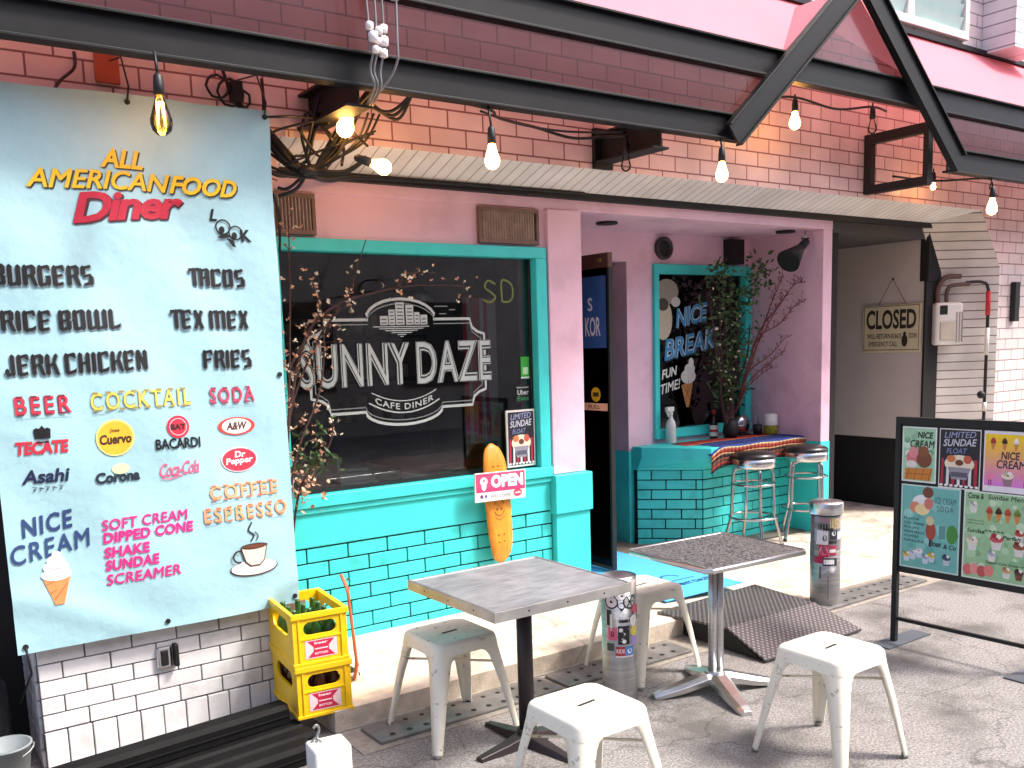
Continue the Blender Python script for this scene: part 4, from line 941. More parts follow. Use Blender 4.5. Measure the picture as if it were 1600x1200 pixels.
t = thing('cafe_table', 'square table with patterned steel top and a bright aluminium pedestal by the bar stools', 'table', c2, rz, 'outdoor cafe tables')
hx, hy = .315, .275
mb = MB(); mb.bb((-hx + .014, -hy + .014, .682), (hx - .014, hy - .014, .705)); mb.build('tabletop', WEAVE, t, local=True)
mb = MB()
mb.tube([(-hx + .02, -hy, .695), (hx - .02, -hy, .695), (hx, -hy + .02, .695), (hx, hy - .02, .695), (hx - .02, hy, .695), (-hx + .02, hy, .695), (-hx, hy - .02, .695), (-hx, -hy + .02, .695)], .013, 8, closed=True); mb.build('edge_band', ALU, t, local=True)
mb = MB(); mb.cyl((-.022, 0, .05), (-.022, 0, .68), .021, n=18); mb.cyl((.022, 0.0, .05), (.022, 0, .68), .021, n=18); mb.build('column', ALU, t, local=True)
mb = MB(); mb.bb((-.2, -.02, .665), (.2, .02, .681)); mb.bb((-.02, -.2, .665), (.02, .2, .68)); mb.build('top_bracket', ALU, t, local=True)
mb = MB()
for k in range(4):
    an = math.radians(158 + 90 * k) - rz; d = Vector((math.cos(an), math.sin(an), 0)); sd = Vector((-d.y, d.x, 0))
    mb.loft([[d * s + sd * w * e + Vector((0, 0, z0 + (z1 - z0) * q)) for e, q in ((-1, 0), (1, 0), (1, .6), (.5, 1), (-.5, 1), (-1, .6))] for s, w, z0, z1 in ((0.0, .05, .055, .105), (.06, .048, .05, .10), (.18, .044, .022, .066), (.29, .036, .003, .036), (.325, .026, .0, .022))], smooth=False)
mb.lathe([(.05, .05), (.055, .075), (.045, .11)], n=18)
mb.build('base', ALU, t, .003, local=True)

# ------------------------------------------------------------------ bar stools
VINYL = mat('black_vinyl', S(22, 22, 24), .35, vary=.2, coat=.2)
SATIN = mat('satin_chrome_band', (.66, .66, .66, 1), .22, 1.0, vary=.12, nscale=3, aniso=(1, 1, 40))
def bar_stool(label, loc):
    t = thing('bar_stool', label, 'bar stool', loc, 0, 'bar stools at the counter'); H = .70
    mb = MB(); mb.lathe([(.162, H - .012), (.169, H + .004), (.165, H + .022), (.14, H + .038), (.06, H + .046), (.001, H + .047)], n=28, caps=False); mb.build('seat', VINYL, t, local=True)
    mb = MB(); mb.lathe([(.160, H - .075), (.166, H - .07), (.166, H - .008), (.160, H - .004)], n=28); mb.build('seat_band', SATIN, t, local=True)
    for k in range(4):
        an = PI / 4 + k * PI / 2 + .25; d = Vector((math.cos(an), math.sin(an), 0)); mb = MB()
        mb.tube(spline([d * .09 + Vector((0, 0, H - .08)), d * .135 + Vector((0, 0, H - .088)), d * .152 + Vector((0, 0, H - .12)), d * .160 + Vector((0, 0, H - .25)), d * .170 + Vector((0, 0, .26)), d * .205 + Vector((0, 0, .12)), d * .235 + Vector((0, 0, .0))], 5), .0125, 10)
        leg = mb.build('leg', CHROME, t, local=True)
        f = MB(); f.cyl(d * .235, d * .232 + Vector((0, 0, .02)), .016, n=10); f.build('foot_cap', RUBBER, leg, local=True)
    for z, r_ in ((H - .20, .160), (.245, .178)):
        mb = MB(); mb.tube([(r_ * math.cos(i * PI / 16), r_ * math.sin(i * PI / 16), z) for i in range(32)], .009, 8, closed=True); mb.build('ring', CHROME, t, local=True)
    return t
b1 = bar_stool('chrome bar stool with black seat, nearer to the door', (5.56, .0, .10))
b2_ = copy_tree(b1); b2_.location = (6.15, -.03, .10); b2_.rotation_euler = (0, 0, .5); b2_['label'] = 'chrome bar stool with black seat against the pink end wall'

# ------------------------------------------------------------------ bar counter with blanket
t = thing('bar_counter', 'turquoise brick counter with an angled end under the alcove window', 'counter', (5.4, .4, .1))
def poly_wall(pts, z0, z1): return [[(x, y, z0) for x, y in pts], [(x, y, z1) for x, y in pts]]
A0, A1 = Vector((4.97, .655)), Vector((5.33, .30))
mb = MB(); mb.loft(poly_wall([(4.985, .70), (4.985, .665), (5.335, .315), (6.35, .315), (6.35, .70)], .05, .70), smooth=False); mb.build('core', GROUT, t)
dv = (A1 - A0); Ld = dv.length; dv.normalize()
brick_wall(lambda s, d, z: (A0.x + dv.x * s - .707 * d + .006, A0.y + dv.y * s - .707 * d + .006, z), Ld, .08, .70, 8, .23, 'brick_panel', [TEALB, GROUT], t, 8)
brick_wall(lambda s, d, z: (5.33 + s, .305 - d, z), 1.02, .08, .70, 8, .23, 'brick_panel', [TEALB, GROUT], t, 9)
mb = MB()
r0 = [(4.97, .705), (4.97, .64), (5.325, .285), (6.352, .285), (6.352, .705)]
r1 = [(4.97, .705), (4.97, .60), (5.25, .14), (6.352, .14), (6.352, .705)]
mb.loft([[(x, y, .70) for x, y in r0], [(x, y, .715) for x, y in r0], [(x, y, .80) for x, y in r1], [(x, y, .885) for x, y in r1]], smooth=False); mb.build('counter_top', TEAL, t, .006)
# striped blanket draped over the counter
STRW = [((150, 40, 40), 2.2), ((190, 60, 44), 1.4), ((214, 150, 96), .5), ((40, 62, 132), 2.6), ((30, 44, 108), 2.2), ((44, 70, 140), 1.0), ((216, 190, 140), .5), ((150, 50, 40), 1.1), ((206, 160, 110), .35), ((40, 28, 30), .9), ((110, 60, 44), .8), ((60, 66, 48), .4), ((150, 46, 40), .7), ((34, 28, 32), .8)]
STR = []; VV = [0]
for c_, w_ in STRW: STR.append(c_); VV.append(VV[-1] + w_)
VV = [x_ / VV[-1] for x_ in VV]
mb = MB(); NS = len(STR); NUu = 26
def cl(u, v):   # u along counter 0..1, v across 0 (back) .. 1 (front hem)
    k = v / .62
    yb, yf = .56, .13
    xl = 5.235 - .0 * k + .02 * (1 - min(1, k))
    x = xl + (6.345 - xl) * u
    if k <= 1: y = yb + (yf - yb) * k; z = .890
    else: y = yf - .008; z = .890 - (k - 1) * .24
    if u < .14 and k > .2:
        f = 1 - u / .14; z -= .055 * f * f * min(1, k) * (1 if k > 1 else k)
    z += .004 * math.sin(u * 17 + v * 9) + 0
    y -= (.003 * (1 + math.sin(u * 17)) if k > 1 else 0)
    return (x, y, max(z, .893 if k <= 1 and u > .14 else 0))
for j in range(NS):
    mb.mi = j
    for i in range(NUu):
        mb.add([cl(i / NUu, VV[j]), cl((i + 1) / NUu, VV[j]), cl((i + 1) / NUu, VV[j + 1]), cl(i / NUu, VV[j + 1])], [(0, 1, 2, 3)], True)
bo = mb.build('blanket', [mat('wool_stripe_%d_%d_%d' % c, S(*c), .9, vary=.15, nscale=60, bump=.3, bscale=200) for c in STR], None, recalc=False)
md = bo.modifiers.new('thick', 'SOLIDIFY'); md.thickness = .004; md.offset = 1
tag(bo, 'striped red, blue and brown woven blanket draped over the bar counter', 'blanket')
CZ = .895
# things on the counter
t = thing('spray_bottle', 'white translucent trigger spray bottle at the left end of the counter', 'bottle', (5.31, .62, .885))
mb = MB(); mb.lathe([(.036, 0), (.04, .01), (.04, .14), (.034, .17), (.016, .20), (.014, .225)], (5.31, .62, .885), 20); mb.build('body', mat('milky_plastic', S(206, 212, 212), .35), t)
mb = MB(); mb.cyl((5.31, .62, 1.11), (5.31, .62, 1.14), .018, n=14); mb.bb((5.26, .605, 1.14), (5.335, .635, 1.175)); mb.box((5.275, .62, 1.12), (.012, .014, .05), Matrix.Rotation(-.5, 3, 'Y')); mb.build('trigger', WHITEP, t, .004)
t = thing('sauce_bottle', 'dark sauce bottle with a white and red label on the counter', 'bottle', (5.80, .62, .885))
mb = MB(); mb.lathe([(.032, 0), (.034, .01), (.034, .12), (.015, .16), (.013, .20)], (5.80, .62, .885), 18); mb.build('body', mat('dark_glass_bottle', S(34, 18, 16), .15), t)
mb = MB(); mb.lathe([(.0348, .02), (.0348, .11)], (5.80, .62, .885), 18, caps=False); mb.build('paper_label', mat('bottle_label', S(226, 222, 216), .6), t)
mb = MB(); mb.lathe([(.0354, .055), (.0354, .075)], (5.80, .62, .885), 18, caps=False); mb.build('red_band', ink((190, 40, 44)), t)
mb = MB(); mb.lathe([(.015, .20), (.016, .202), (.016, .23), (.012, .235)], (5.80, .62, .885), 14); mb.build('cap', mat('red_cap', S(176, 36, 36), .4), t)
t = thing('napkin_dispenser', 'round shiny chrome napkin dispenser leaning on the counter', 'dispenser', (6.1, .58, CZ))
mb = MB(); mb.sphere((6.1, .58, CZ + .085), .085, 14, (1, .55, 1)); mb.build('body', CHROME, t); mb = MB(); mb.bb((6.04, .54, CZ), (6.16, .62, CZ + .012)); mb.build('foot', BLACK, t, .003)
t = thing('pickle_jar', 'squat jar with a green yellow bottom and white lid near the end wall', 'jar', (6.27, .42, CZ))
mb = MB(); mb.lathe([(.05, 0), (.056, .01), (.056, .10), (.05, .115)], (6.27, .42, CZ), 20); mb.build('body', mat('pickle_green', S(140, 140, 40), .2, vary=.25, nscale=30), t)
mb = MB(); mb.lathe([(.057, .075), (.058, .08), (.054, .165), (.03, .172)], (6.27, .42, CZ), 20); mb.build('lid', WHITEP, t)
t = thing('utensil_holder', 'small dark pot with a steel spatula on the counter', 'pot', (6.2, .5, CZ))
mb = MB(); mb.lathe([(.035, 0), (.04, .08), (.037, .08), (.033, .01)], (6.2, .5, CZ), 16); mb.build('pot', BLACK, t)
mb = MB(); mb.box((6.19, .49, CZ + .13), (.008, .004, .16), Matrix.Rotation(-.25, 3, 'Y')); mb.box((6.165, .49, CZ + .215), (.035, .003, .07), Matrix.Rotation(-.25, 3, 'Y')); mb.build('spatula', CHROME, t)
# clamp lamp on alcove ceiling
t = thing('spot_lamp', 'black cone clamp lamp under the alcove ceiling', 'lamp', (6.27, .1, 2.52))
mb = MB(); p0 = Vector((6.26, .08, 2.43)); p1 = Vector((6.02, .06, 2.27)); d = p1 - p0
mb.cyl(p0, p0 + d * .35, .03, .034, 18); mb.cyl(p0 + d * .35, p1, .036, .095, 20); mb.build('shade', BLACK, t)
mb = MB(); mb.tube([(6.3, .08, 2.455), (6.24, .06, 2.465), (6.2, .08, 2.455), (6.24, .1, 2.45), (6.3, .08, 2.455)], .006, 6); mb.tube([(6.27, .1, 2.52), (6.27, .09, 2.44)], .007, 6); mb.build('clamp', CHROME, t)

# ------------------------------------------------------------------ dry branches and plants
BARK = mat('dark_bark', S(62, 40, 36), .85, vary=.3, nscale=40); REDT = mat('red_brown_twig', S(104, 52, 50), .8, vary=.25, nscale=40)
LEAF = mat('dark_green_leaf', S(62, 88, 42), .5, vary=.35, nscale=12); DRYF = mat('dried_petals', S(196, 152, 124), .8, vary=.35, nscale=25); PALEF = mat('pale_dry_bud', S(222, 214, 190), .8, vary=.2, nscale=25)
rnd = random.Random(21)
def leafquad(b, p, s, rnd, asp=.45):
    d = Vector((rnd.uniform(-1, 1), rnd.uniform(-1, 1), rnd.uniform(-.6, 1))).normalized(); sd = d.orthogonal().normalized(); sd.rotate(Matrix.Rotation(rnd.uniform(0, 6.28), 3, d)); nn = d.cross(sd)
    q = [p, p + d * s * .35 + sd * s * asp * .5, p + d * s * .75 + sd * s * asp * .4, p + d * s, p + d * s * .75 - sd * s * asp * .4, p + d * s * .35 - sd * s * asp * .5]
    m = p + d * s * .5 - nn * s * .08
    b.add(q + [m], [(0, 1, 6), (1, 2, 6), (2, 3, 6), (3, 4, 6), (4, 5, 6), (5, 0, 6)])
t = thing('dried_branch_arrangement', 'tall dry flowering branches in a pot beside the banner', 'plant', (1.72, -.2, .1))
mb = MB(); mb.lathe([(.08, 0), (.10, .02), (.11, .34), (.115, .36), (.10, .36), (.09, .33)], (1.72, -.2, .1), 20); mb.build('pot', mat('brown_clay', S(110, 84, 70), .8, vary=.2), t)
mb = MB(); fb = MB(); pb = MB(); lb = MB()
main = [[(1.72, -.2, .4), (1.76, -.22, 1.1), (1.9, -.2, 1.7), (2.09, -.2, 1.92), (2.46, -.2, 2.02), (2.70, -.22, 2.035), (2.95, -.22, 2.03)],
        [(1.72, -.2, .4), (1.80, -.2, 1.3), (2.0, -.18, 1.75), (2.17, -.18, 1.95), (2.25, -.17, 2.12), (2.31, -.17, 2.27)],
        [(1.71, -.2, .4), (1.78, -.26, 1.3), (1.83, -.26, 1.9), (1.86, -.24, 2.35)],
        [(1.73, -.2, .4), (1.80, -.24, 1.1), (1.97, -.24, 1.5), (2.02, -.22, 1.82), (1.98, -.2, 2.05)],
        [(1.74, -.2, .4), (1.84, -.2, .98), (2.02, -.19, 1.2), (2.06, -.18, 1.32)],
        [(1.82, -.2, 1.6), (1.95, -.2, 1.78), (2.08, -.2, 1.83)],
        [(2.46, -.2, 2.02), (2.52, -.22, 2.09), (2.62, -.22, 2.10), (2.70, -.22, 2.10)]]
for m_ in main:
    sp = spline(m_, 7); N = len(sp); mb.tube(sp, [max(.002, (.0055 if m_ is not main[0] else .009) * (1 - i / N) + .0022) for i in range(N)], 6)
    for p in sp:
        if p.z < .95: continue
        if p.x > 2.2 and rnd.random() > .18: continue
        for q in range(rnd.choice((1, 2, 3))):
            o = Vector((rnd.gauss(0, .03), rnd.gauss(0, .03), rnd.gauss(0, .035)))
            if rnd.random() < .6: mb.tube([p, p + o], .0018, 4)
            tgt = fb if rnd.random() < .65 else pb
            for w_ in range(rnd.randint(3, 5)): leafquad(tgt, p + o, rnd.uniform(.010, .023), rnd, .7)
for k in range(90):
    p = Vector((1.9 + rnd.gauss(.03, .07), -.2 + rnd.gauss(0, .05), rnd.choice((1.10, 1.12, 1.28, 1.18)) + rnd.gauss(0, .03))); leafquad(lb, p, rnd.uniform(.03, .06), rnd)
for k in range(60):
    p = Vector((1.88 + rnd.gauss(0, .05), -.2 + rnd.gauss(0, .05), 1.0 + rnd.gauss(0, .05))); leafquad(fb, p, rnd.uniform(.02, .04), rnd, .7)
mb.build('branches', BARK, t); fb.build('petals', DRYF, t, recalc=False); pb.build('buds', PALEF, t, recalc=False); lb.build('leaves', LEAF, t, recalc=False)
t = thing('counter_plant', 'dark leafy branches with red twigs standing on the bar counter', 'plant', (5.87, .5, CZ))
mb = MB(); mb.lathe([(.05, 0), (.065, .05), (.05, .14), (.04, .15), (.03, .13)], (5.87, .5, CZ), 16); mb.build('vase', BLACK, t)
mb = MB(); tw = MB(); lb = MB(); fb = MB()
for k in range(9):
    x = rnd.gauss(0, .07); top = Vector((5.87 + x * 2.2, .48 + rnd.gauss(0, .05), 1.75 + rnd.uniform(0, .45)))
    sp = spline([(5.87 + x * .4, .5, CZ + .1), (5.87 + x * .6 + rnd.gauss(0, .02), .5, 1.25), (5.87 + x * 1.3 + rnd.gauss(0, .03), .49, 1.55), top], 6); mb.tube(sp, [.014 * (1 - i / len(sp)) + .004 for i in range(len(sp))], 6)
    for p in sp[5:]:
        for q in range(4):
            leafquad(lb, p + Vector((rnd.gauss(0, .05), rnd.gauss(0, .05), rnd.gauss(0, .05))), rnd.uniform(.03, .06), rnd)
        for q in range(1 if p.z > 1.3 and rnd.random() < .5 else 0): leafquad(fb, p + Vector((rnd.gauss(0, .05), rnd.gauss(-.03, .04), rnd.gauss(-.05, .06))), rnd.uniform(.02, .035), rnd, .7)
for (cx, cy, cz, m) in ((5.70, .46, 2.20, 70), (6.10, .38, 2.22, 90), (5.95, .42, 2.02, 80), (5.80, .45, 1.92, 50), (5.92, .45, 1.6, 25), (5.9, .45, 1.35, 8)):
    for q in range(m): leafquad(lb, Vector((cx + rnd.gauss(0, .06), cy + rnd.gauss(0, .05), cz + rnd.gauss(0, .06))), rnd.uniform(.03, .07), rnd)
for e in ([(6.0, .25, 1.85), (6.03, .18, 2.05), (6.08, .15, 2.17)], [(5.95, .3, 1.70), (6.10, .2, 1.95), (6.22, .16, 2.10), (6.31, .15, 2.12)], [(5.93, .3, 1.65), (6.1, .2, 1.80), (6.22, .17, 1.92), (6.31, .15, 1.97)], [(5.85, .3, 1.42), (5.98, .2, 1.55), (6.12, .15, 1.70)], [(5.85, .3, 1.35), (6.0, .2, 1.50), (6.12, .17, 1.58)], [(5.83, .3, 1.30), (5.93, .22, 1.42), (6.02, .2, 1.46)], [(5.9, .3, 1.55), (5.97, .24, 1.75), (6.05, .2, 1.9), (6.15, .18, 2.02)]):
    sp = spline([(5.87, .45, 1.1)] + e, 7); tw.tube(sp, [.006 * (1 - i / len(sp)) + .002 for i in range(len(sp))], 5)
    for p in sp[8:]:
        for q in range(2):
            o = Vector((rnd.gauss(0, .025), rnd.gauss(0, .02), abs(rnd.gauss(.01, .03)))); tw.tube([p, p + o], .0018, 4); tw.sphere(p + o, .005, 4)
mb.build('stems', BARK, t); tw.build('twigs', REDT, t); lb.build('leaves', LEAF, t, recalc=False); fb.build('blossoms', PALEF, t, recalc=False)

# ------------------------------------------------------------------ beer crates, bottles, skateboards
CW, CD, CH = .245, .39, .235
def crate(label, loc, rz):
    t = thing('beer_crate', label, 'crate', loc, rz, 'stacked yellow beer crates')
    hx, hy = CW / 2, CD / 2; tk = .012
    mb = MB()
    def wall(P, n_, L, hole):     # wall along x from -L/2..L/2, P maps (s, z) with offset d
        z0, z1 = .0, CH
        hx0, hx1, hz0, hz1 = hole
        for a_, b_, c_, e_ in ((-L / 2, L / 2, z0, hz0), (-L / 2, L / 2, hz1, z1), (-L / 2, hx0, hz0, hz1), (hx1, L / 2, hz0, hz1)):
            vs = [P(s, d, z) for s in (a_, b_) for d in (0, tk) for z in (c_, e_)]
            mb.add(vs, [(0, 1, 3, 2), (4, 6, 7, 5), (0, 4, 5, 1), (2, 3, 7, 6), (0, 2, 6, 4), (1, 5, 7, 3)])
        # rounded ends of the hand hole
        for sgn, hxx in ((1, hx0), (-1, hx1)):
            r_ = (hz1 - hz0) / 2; cz = (hz0 + hz1) / 2
            for up_ in (1, -1):
                arc = [(hxx + sgn * (r_ - r_ * math.cos(i * PI / 10)), cz + up_ * r_ * math.sin(i * PI / 10)) for i in range(6)]
                pts = [(hxx, cz + up_ * r_)] + arc[:]
                vs = [P(s, d, z) for d in (0.0005, tk - .0005) for s, z in pts]; k = len(pts)
                mb.add(vs, [tuple(range(k)), tuple(range(k, 2 * k))] + [(i, (i + 1) % k, k + (i + 1) % k, k + i) for i in range(k)])
    wall(lambda s, d, z: (s, -hy + d, z), 0, CW, (-.075, .075, .135, .195))
    wall(lambda s, d, z: (s, hy - d, z), 0, CW, (-.075, .075, .135, .195))
    wall(lambda s, d, z: (-hx + d, s, z), 0, CD - 2 * tk, (-.12, .12, .12, .195))
    wall(lambda s, d, z: (hx - d, s, z), 0, CD - 2 * tk, (-.12, .12, .12, .195))
    mb.build('walls', YEL, t, local=True, recalc=False)
    mb = MB(); mb.bb((-hx + tk, -hy + tk, .004), (hx - tk, hy - tk, .014)); mb.build('floor', YEL, t, local=True)
    mb = MB()
    for A, B in (((-hx - .008, -hy - .008), (hx + .008, -hy + .001)), ((-hx - .008, hy - .001), (hx + .008, hy + .008)), ((-hx - .008, -hy + .001), (-hx + .001, hy - .001)), ((hx - .001, -hy + .001), (hx + .008, hy - .001))):
        mb.bb((A[0], A[1], CH - .024), (B[0], B[1], CH + .003))
        mb.bb((A[0] * .985, A[1] * .985, .0), (B[0] * .985, B[1] * .985, .016))
    mb.build('rim', YEL, t, .003, local=True)
    mb = MB(); mb.bb((-.100, -hy - .005, .02), (-.093, -hy, .21)); mb.bb((.093, -hy - .005, .02), (.100, -hy, .21)); mb.bb((-.093, -hy - .004, .117), (.093, -hy, .123)); mb.build('ribs', YEL, t, local=True)
    a = Art(); c = .0
    a.rect(-.072, .03, .072, .112, (236, 206, 206)); R2 = (200, 30, 70)
    a.poly([(-.062, .108), (.062, .108), (.03, .075), (-.03, .075)], R2); a.poly([(-.062, .034), (.062, .034), (.03, .067), (-.03, .067)], R2); a.poly([(-.035, .08), (.035, .08), (.035, .062), (-.035, .062)], R2)
    a.text('beer', -.03, .091, .06, .012, (240, 220, 225), .03); a.rect(-.03, .068, .03, .074, (240, 210, 215)); a.text('BOTTLED', -.03, .045, .06, .01, (240, 220, 225), .03)
    a.build('emblem', lambda u, v, e: (u, -hy - .0012 - e, v), t, local=True)
    return t
cr0 = crate('yellow plastic beer crate at the bottom of the stack', (1.605, -.785, .10), -.10)
cr1 = copy_tree(cr0); cr1.location = (1.60, -.785, .10 + CH + .004); cr1['label'] = 'yellow plastic beer crate full of green bottles, top of the stack'
def bottle_mesh(b):
    b.lathe([(.028, 0), (.03, .005), (.03, .11), (.024, .13), (.012, .155), (.0115, .19), (.0125, .20)], n=14)
GREENG = mat('green_bottle_glass', S(40, 82, 30), .12, vary=.2); BROWNG = mat('brown_bottle_glass', S(96, 52, 20), .12, vary=.2)
def bottles(mat_, lab, grp, base, rz, z):
    b = MB(); bottle_mesh(b); proto = None; R_ = Matrix.Rotation(rz, 3, 'Z')
    for i in range(3):
        for j in range(4):
            p = R_ @ Vector((-.07 + i * .07, -.13 + j * .087, 0)) + Vector(base)
            if proto is None:
                o = proto = b.build('beer_bottle', mat_); tag(o, lab, 'bottle', grp)
            else:
                o = proto.copy(); COL.objects.link(o)
            o.location = (p.x, p.y, z)
bottles(GREENG, 'green glass bottle standing in the upper yellow crate', 'green bottles in the upper crate', (1.60, -.785, 0), -.10, .10 + CH + .004 + .0145)
bottles(BROWNG, 'brown glass bottle standing in the lower yellow crate', 'brown bottles in the lower crate', (1.605, -.785, 0), -.10, .1145)
def skateboard(label, loc, M, col, L=.72, W=.19, wheels=True):
    t = thing('skateboard', label, 'skateboard', loc, 0, 'skateboard decks at the front')
    mb = MB(); rings = []
    NL = 26
    for i in range(NL + 1):
        s = -1 + 2 * i / NL; w = W / 2 * (1 - abs(s) ** 7) ** .5 * (1 - .22 * s * s) if abs(s) < 1 else .004
        w = max(w, .008); z = .035 * max(0, abs(s) - .68) ** 1.3 * 3
        rings.append([(M @ Vector(q)) for q in ((-w, s * L / 2, z), (-w * .5, s * L / 2, z - .004), (w * .5, s * L / 2, z - .004), (w, s * L / 2, z), (w, s * L / 2, z + .011), (-w, s * L / 2, z + .011))])
    mb.loft(rings); mb.build('deck', col, t, local=True)
    mb = MB()
    for yy in (-.21, .21):
        for dx in (-.02, .02):
            for dy in (-.022, .022):
                p = Vector((dx, yy + dy, .0)); mb.cyl(M @ (p + Vector((0, 0, -.006))), M @ (p + Vector((0, 0, .002))), .005, n=8)
    mb.build('bolts', mat('dark_bolt', S(120, 70, 20), .4, .6), t, local=True)
    return t
# deck face -z of the board points to the street (towards -Y)
ORW = mat('orange_stained_wood', S(226, 146, 44), .45, vary=.16, nscale=9, aniso=(9, 9, 1), coat=.1, dirt=S(170, 96, 26), dscale=6, damt=.4)
REDW = mat('red_brown_deck', S(170, 84, 44), .5, vary=.2, nscale=9)
M = Matrix.Rotation(-.03, 3, 'Y') @ Matrix.Rotation(-.055, 3, 'X') @ Matrix(((1, 0, 0), (0, 0, 1), (0, 1, 0)))
sk = skateboard('orange skateboard deck hung upright on the turquoise sill behind the open sign', (3.16, -.075, .745), M, ORW, .74, .18)
a = Art()
for sg in (-1, 1): a.arc(0, .0, .038, PI / 2 - 1.2 + (PI if sg > 0 else 0), PI / 2 + 1.2 + (PI if sg > 0 else 0), .006, (140, 96, 40), rv=.05)
a.arc(0, -.045, .03, PI * 1.1, PI * 1.9, .005, (150, 104, 46)); a.line([(-.015, .03), (.0, .0), (.015, .03)], .005, (150, 104, 46)); a.disc(-.015, -.01, .008, (120, 80, 34)); a.disc(.015, -.01, .008, (120, 80, 34))
a.build('emblem', lambda u, v, e: tuple(M @ Vector((u, v - .02, -.0055 - e))), sk, local=True)
M2 = Matrix.Rotation(-.16, 3, 'X') @ Matrix.Rotation(1.15, 3, 'Z') @ Matrix(((1, 0, 0), (0, 0, 1), (0, 1, 0)))
skateboard('red brown skateboard deck standing edge on behind the yellow crates', (1.885, -.66, .37), M2, REDW, .52, .15)
t = thing('open_sign', 'pink and white OPEN sign fixed across the orange skateboard', 'sign', (3.15, -.115, .86))
mb = MB(); mb.box((3.155, -.108, .862), (.37, .012, .175), Matrix.Rotation(.02, 3, 'Y')); mb.build('board', WHITEP, t, .003)
a = Art(); a.rect(-.178, -.03, .178, .082, (206, 56, 108)); a.rect(-.178, .0, .178, .082, (196, 70, 112))
a.text('OPEN', -.07, -.008, .235, .078, (252, 248, 246), .06, 0, 1.05); a.disc(-.122, .035, .026, (248, 240, 240)); a.disc(-.122, .005, .017, (248, 240, 240), .024); a.disc(-.122, .04, .008, (196, 70, 112))
a.text('WELCOME', -.08, -.068, .15, .02, (110, 120, 130), .02); a.disc(.122, -.05, .032, (200, 60, 90), .024); a.text('cafe', .10, -.056, .045, .014, (250, 230, 230), .03); a.disc(-.14, -.055, .012, (110, 60, 110)); a.disc(-.11, -.055, .010, (90, 90, 170))
a.build('print', lambda u, v, e: (3.155 + u, -.1145 - e, .862 + v - u * .02), t)

# ------------------------------------------------------------------ sticker covered posts
def sticker_post(label, loc, r_, h, seed, cap, dark):
    t = thing('sticker_bin', label, 'ashtray bin', loc, 0, 'sticker covered steel bins')
    mb = MB(); mb.lathe([(r_ * .96, 0), (r_ * .98, .01), (r_, .02), (r_, h - (.07 if cap else 0))], n=36); mb.build('body', mat('dull_steel_%d' % dark, (.42, .42, .42, 1) if not dark else (.36, .36, .36, 1), .38, .8, vary=.2, nscale=5, aniso=(1, 1, 20)), t, local=True)
    if cap:
        mb = MB(); mb.lathe([(r_ * 1.10, h - .075), (r_ * 1.13, h - .07), (r_ * 1.13, h - .008), (r_ * 1.08, h), (.001, h + .002)], n=36, caps=False); mb.build('lid', ALU, t, local=True)
        mb = MB(); mb.cyl((0, 0, h + .001), (0, 0, h + .004), .012, n=12); mb.build('lid_hole', BLACK, t, local=True)
    else:
        mb = MB(); mb.lathe([(r_ * 1.0, h - .012), (r_ * 1.0, h), (r_ * .9, h + .004), (.001, h + .003)], n=36, caps=False); mb.build('rim', ALU, t, local=True)
    mp = lambda th0, v0: (lambda u, v, e: ((r_ + .0012 + e * .5) * math.cos(th0 + u / r_), (r_ + .0012 + e * .5) * math.sin(th0 + u / r_), v0 + v))
    a = Art(); rnd = random.Random(seed)
    C0 = -2.2        # angle that faces the street corner the camera stands on
    return t, a, mp, rnd, C0
t, a, mp, rnd, C0 = sticker_post('steel bin plastered with black and white stickers between the two tables', (2.88, -1.475, 0), .083, .61, 4, False, 0)
PAL = [(30, 30, 34), (236, 232, 228), (214, 90, 122), (232, 214, 70), (160, 140, 206), (60, 120, 190), (190, 44, 60), (40, 50, 48), (120, 120, 124), (226, 220, 214)]
r_ = .083
a.disc(-.045, .50, .034, (24, 24, 28)); a.disc(-.045, .50, .027, (226, 214, 218)); a.disc(-.045, .50, .007, (60, 50, 54)); a.poly([(-.02, .485), (.005, .50), (.03, .485), (.005, .455)], (24, 24, 28)); a.disc(.045, .50, .034, (28, 28, 30)); a.disc(.045, .50, .028, (190, 188, 190))
for k in range(6): a.line([(.045, .50), (.045 + .028 * math.cos(k * PI / 3), .50 + .028 * math.sin(k * PI / 3))], .005, (24, 24, 28))
a.disc(.0, .53, .024, (236, 234, 232), .02); a.rect(-.02, .525, .012, .533, (30, 30, 34)); a.disc(.002, .44, .012, (244, 244, 242)); a.rect(-.07, .545, -.03, .572, (30, 32, 34), 4); a.rect(-.02, .56, .02, .575, (120, 118, 118), 4)
a.rect(-.07, .385, -.045, .46, (40, 40, 44), 3); a.rect(-.052, .36, -.04, .44, (226, 224, 222), 2); a.rect(-.012, .395, .05, .42, (206, 202, 200), 5); a.rect(-.008, .40, .045, .415, (46, 44, 46), 5)
a.rect(-.014, .295, .042, .385, (34, 34, 38), 5); a.line([(.0, .31), (.035, .37)], .006, (232, 232, 230)); a.line([(.0, .37), (.02, .345), (.005, .32)], .006, (232, 232, 230)); a.disc(.015, .31, .01, (240, 240, 240)); a.disc(.0, .365, .010, (220, 218, 216))
a.rect(-.062, .315, -.018, .375, (216, 96, 134), 4); a.disc(-.04, .345, .009, (110, 40, 60), .014); a.disc(.068, .405, .022, (244, 242, 236), .028); a.disc(.072, .355, .023, (232, 220, 80), .026); a.disc(.074, .31, .022, (170, 150, 214), .026); a.disc(.08, .46, .022, (224, 96, 120), .024)
a.rect(-.07, .262, -.032, .30, (70, 86, 78), 4); a.rect(-.026, .24, .02, .285, (176, 60, 66), 4); a.rect(.02, .24, .062, .285, (84, 140, 206), 4); a.rect(-.026, .232, .062, .24, (232, 220, 220), 6); a.text('RIDE', -.022, .253, .04, .02, (236, 220, 220), .02); a.disc(.042, .262, .012, (236, 238, 244))
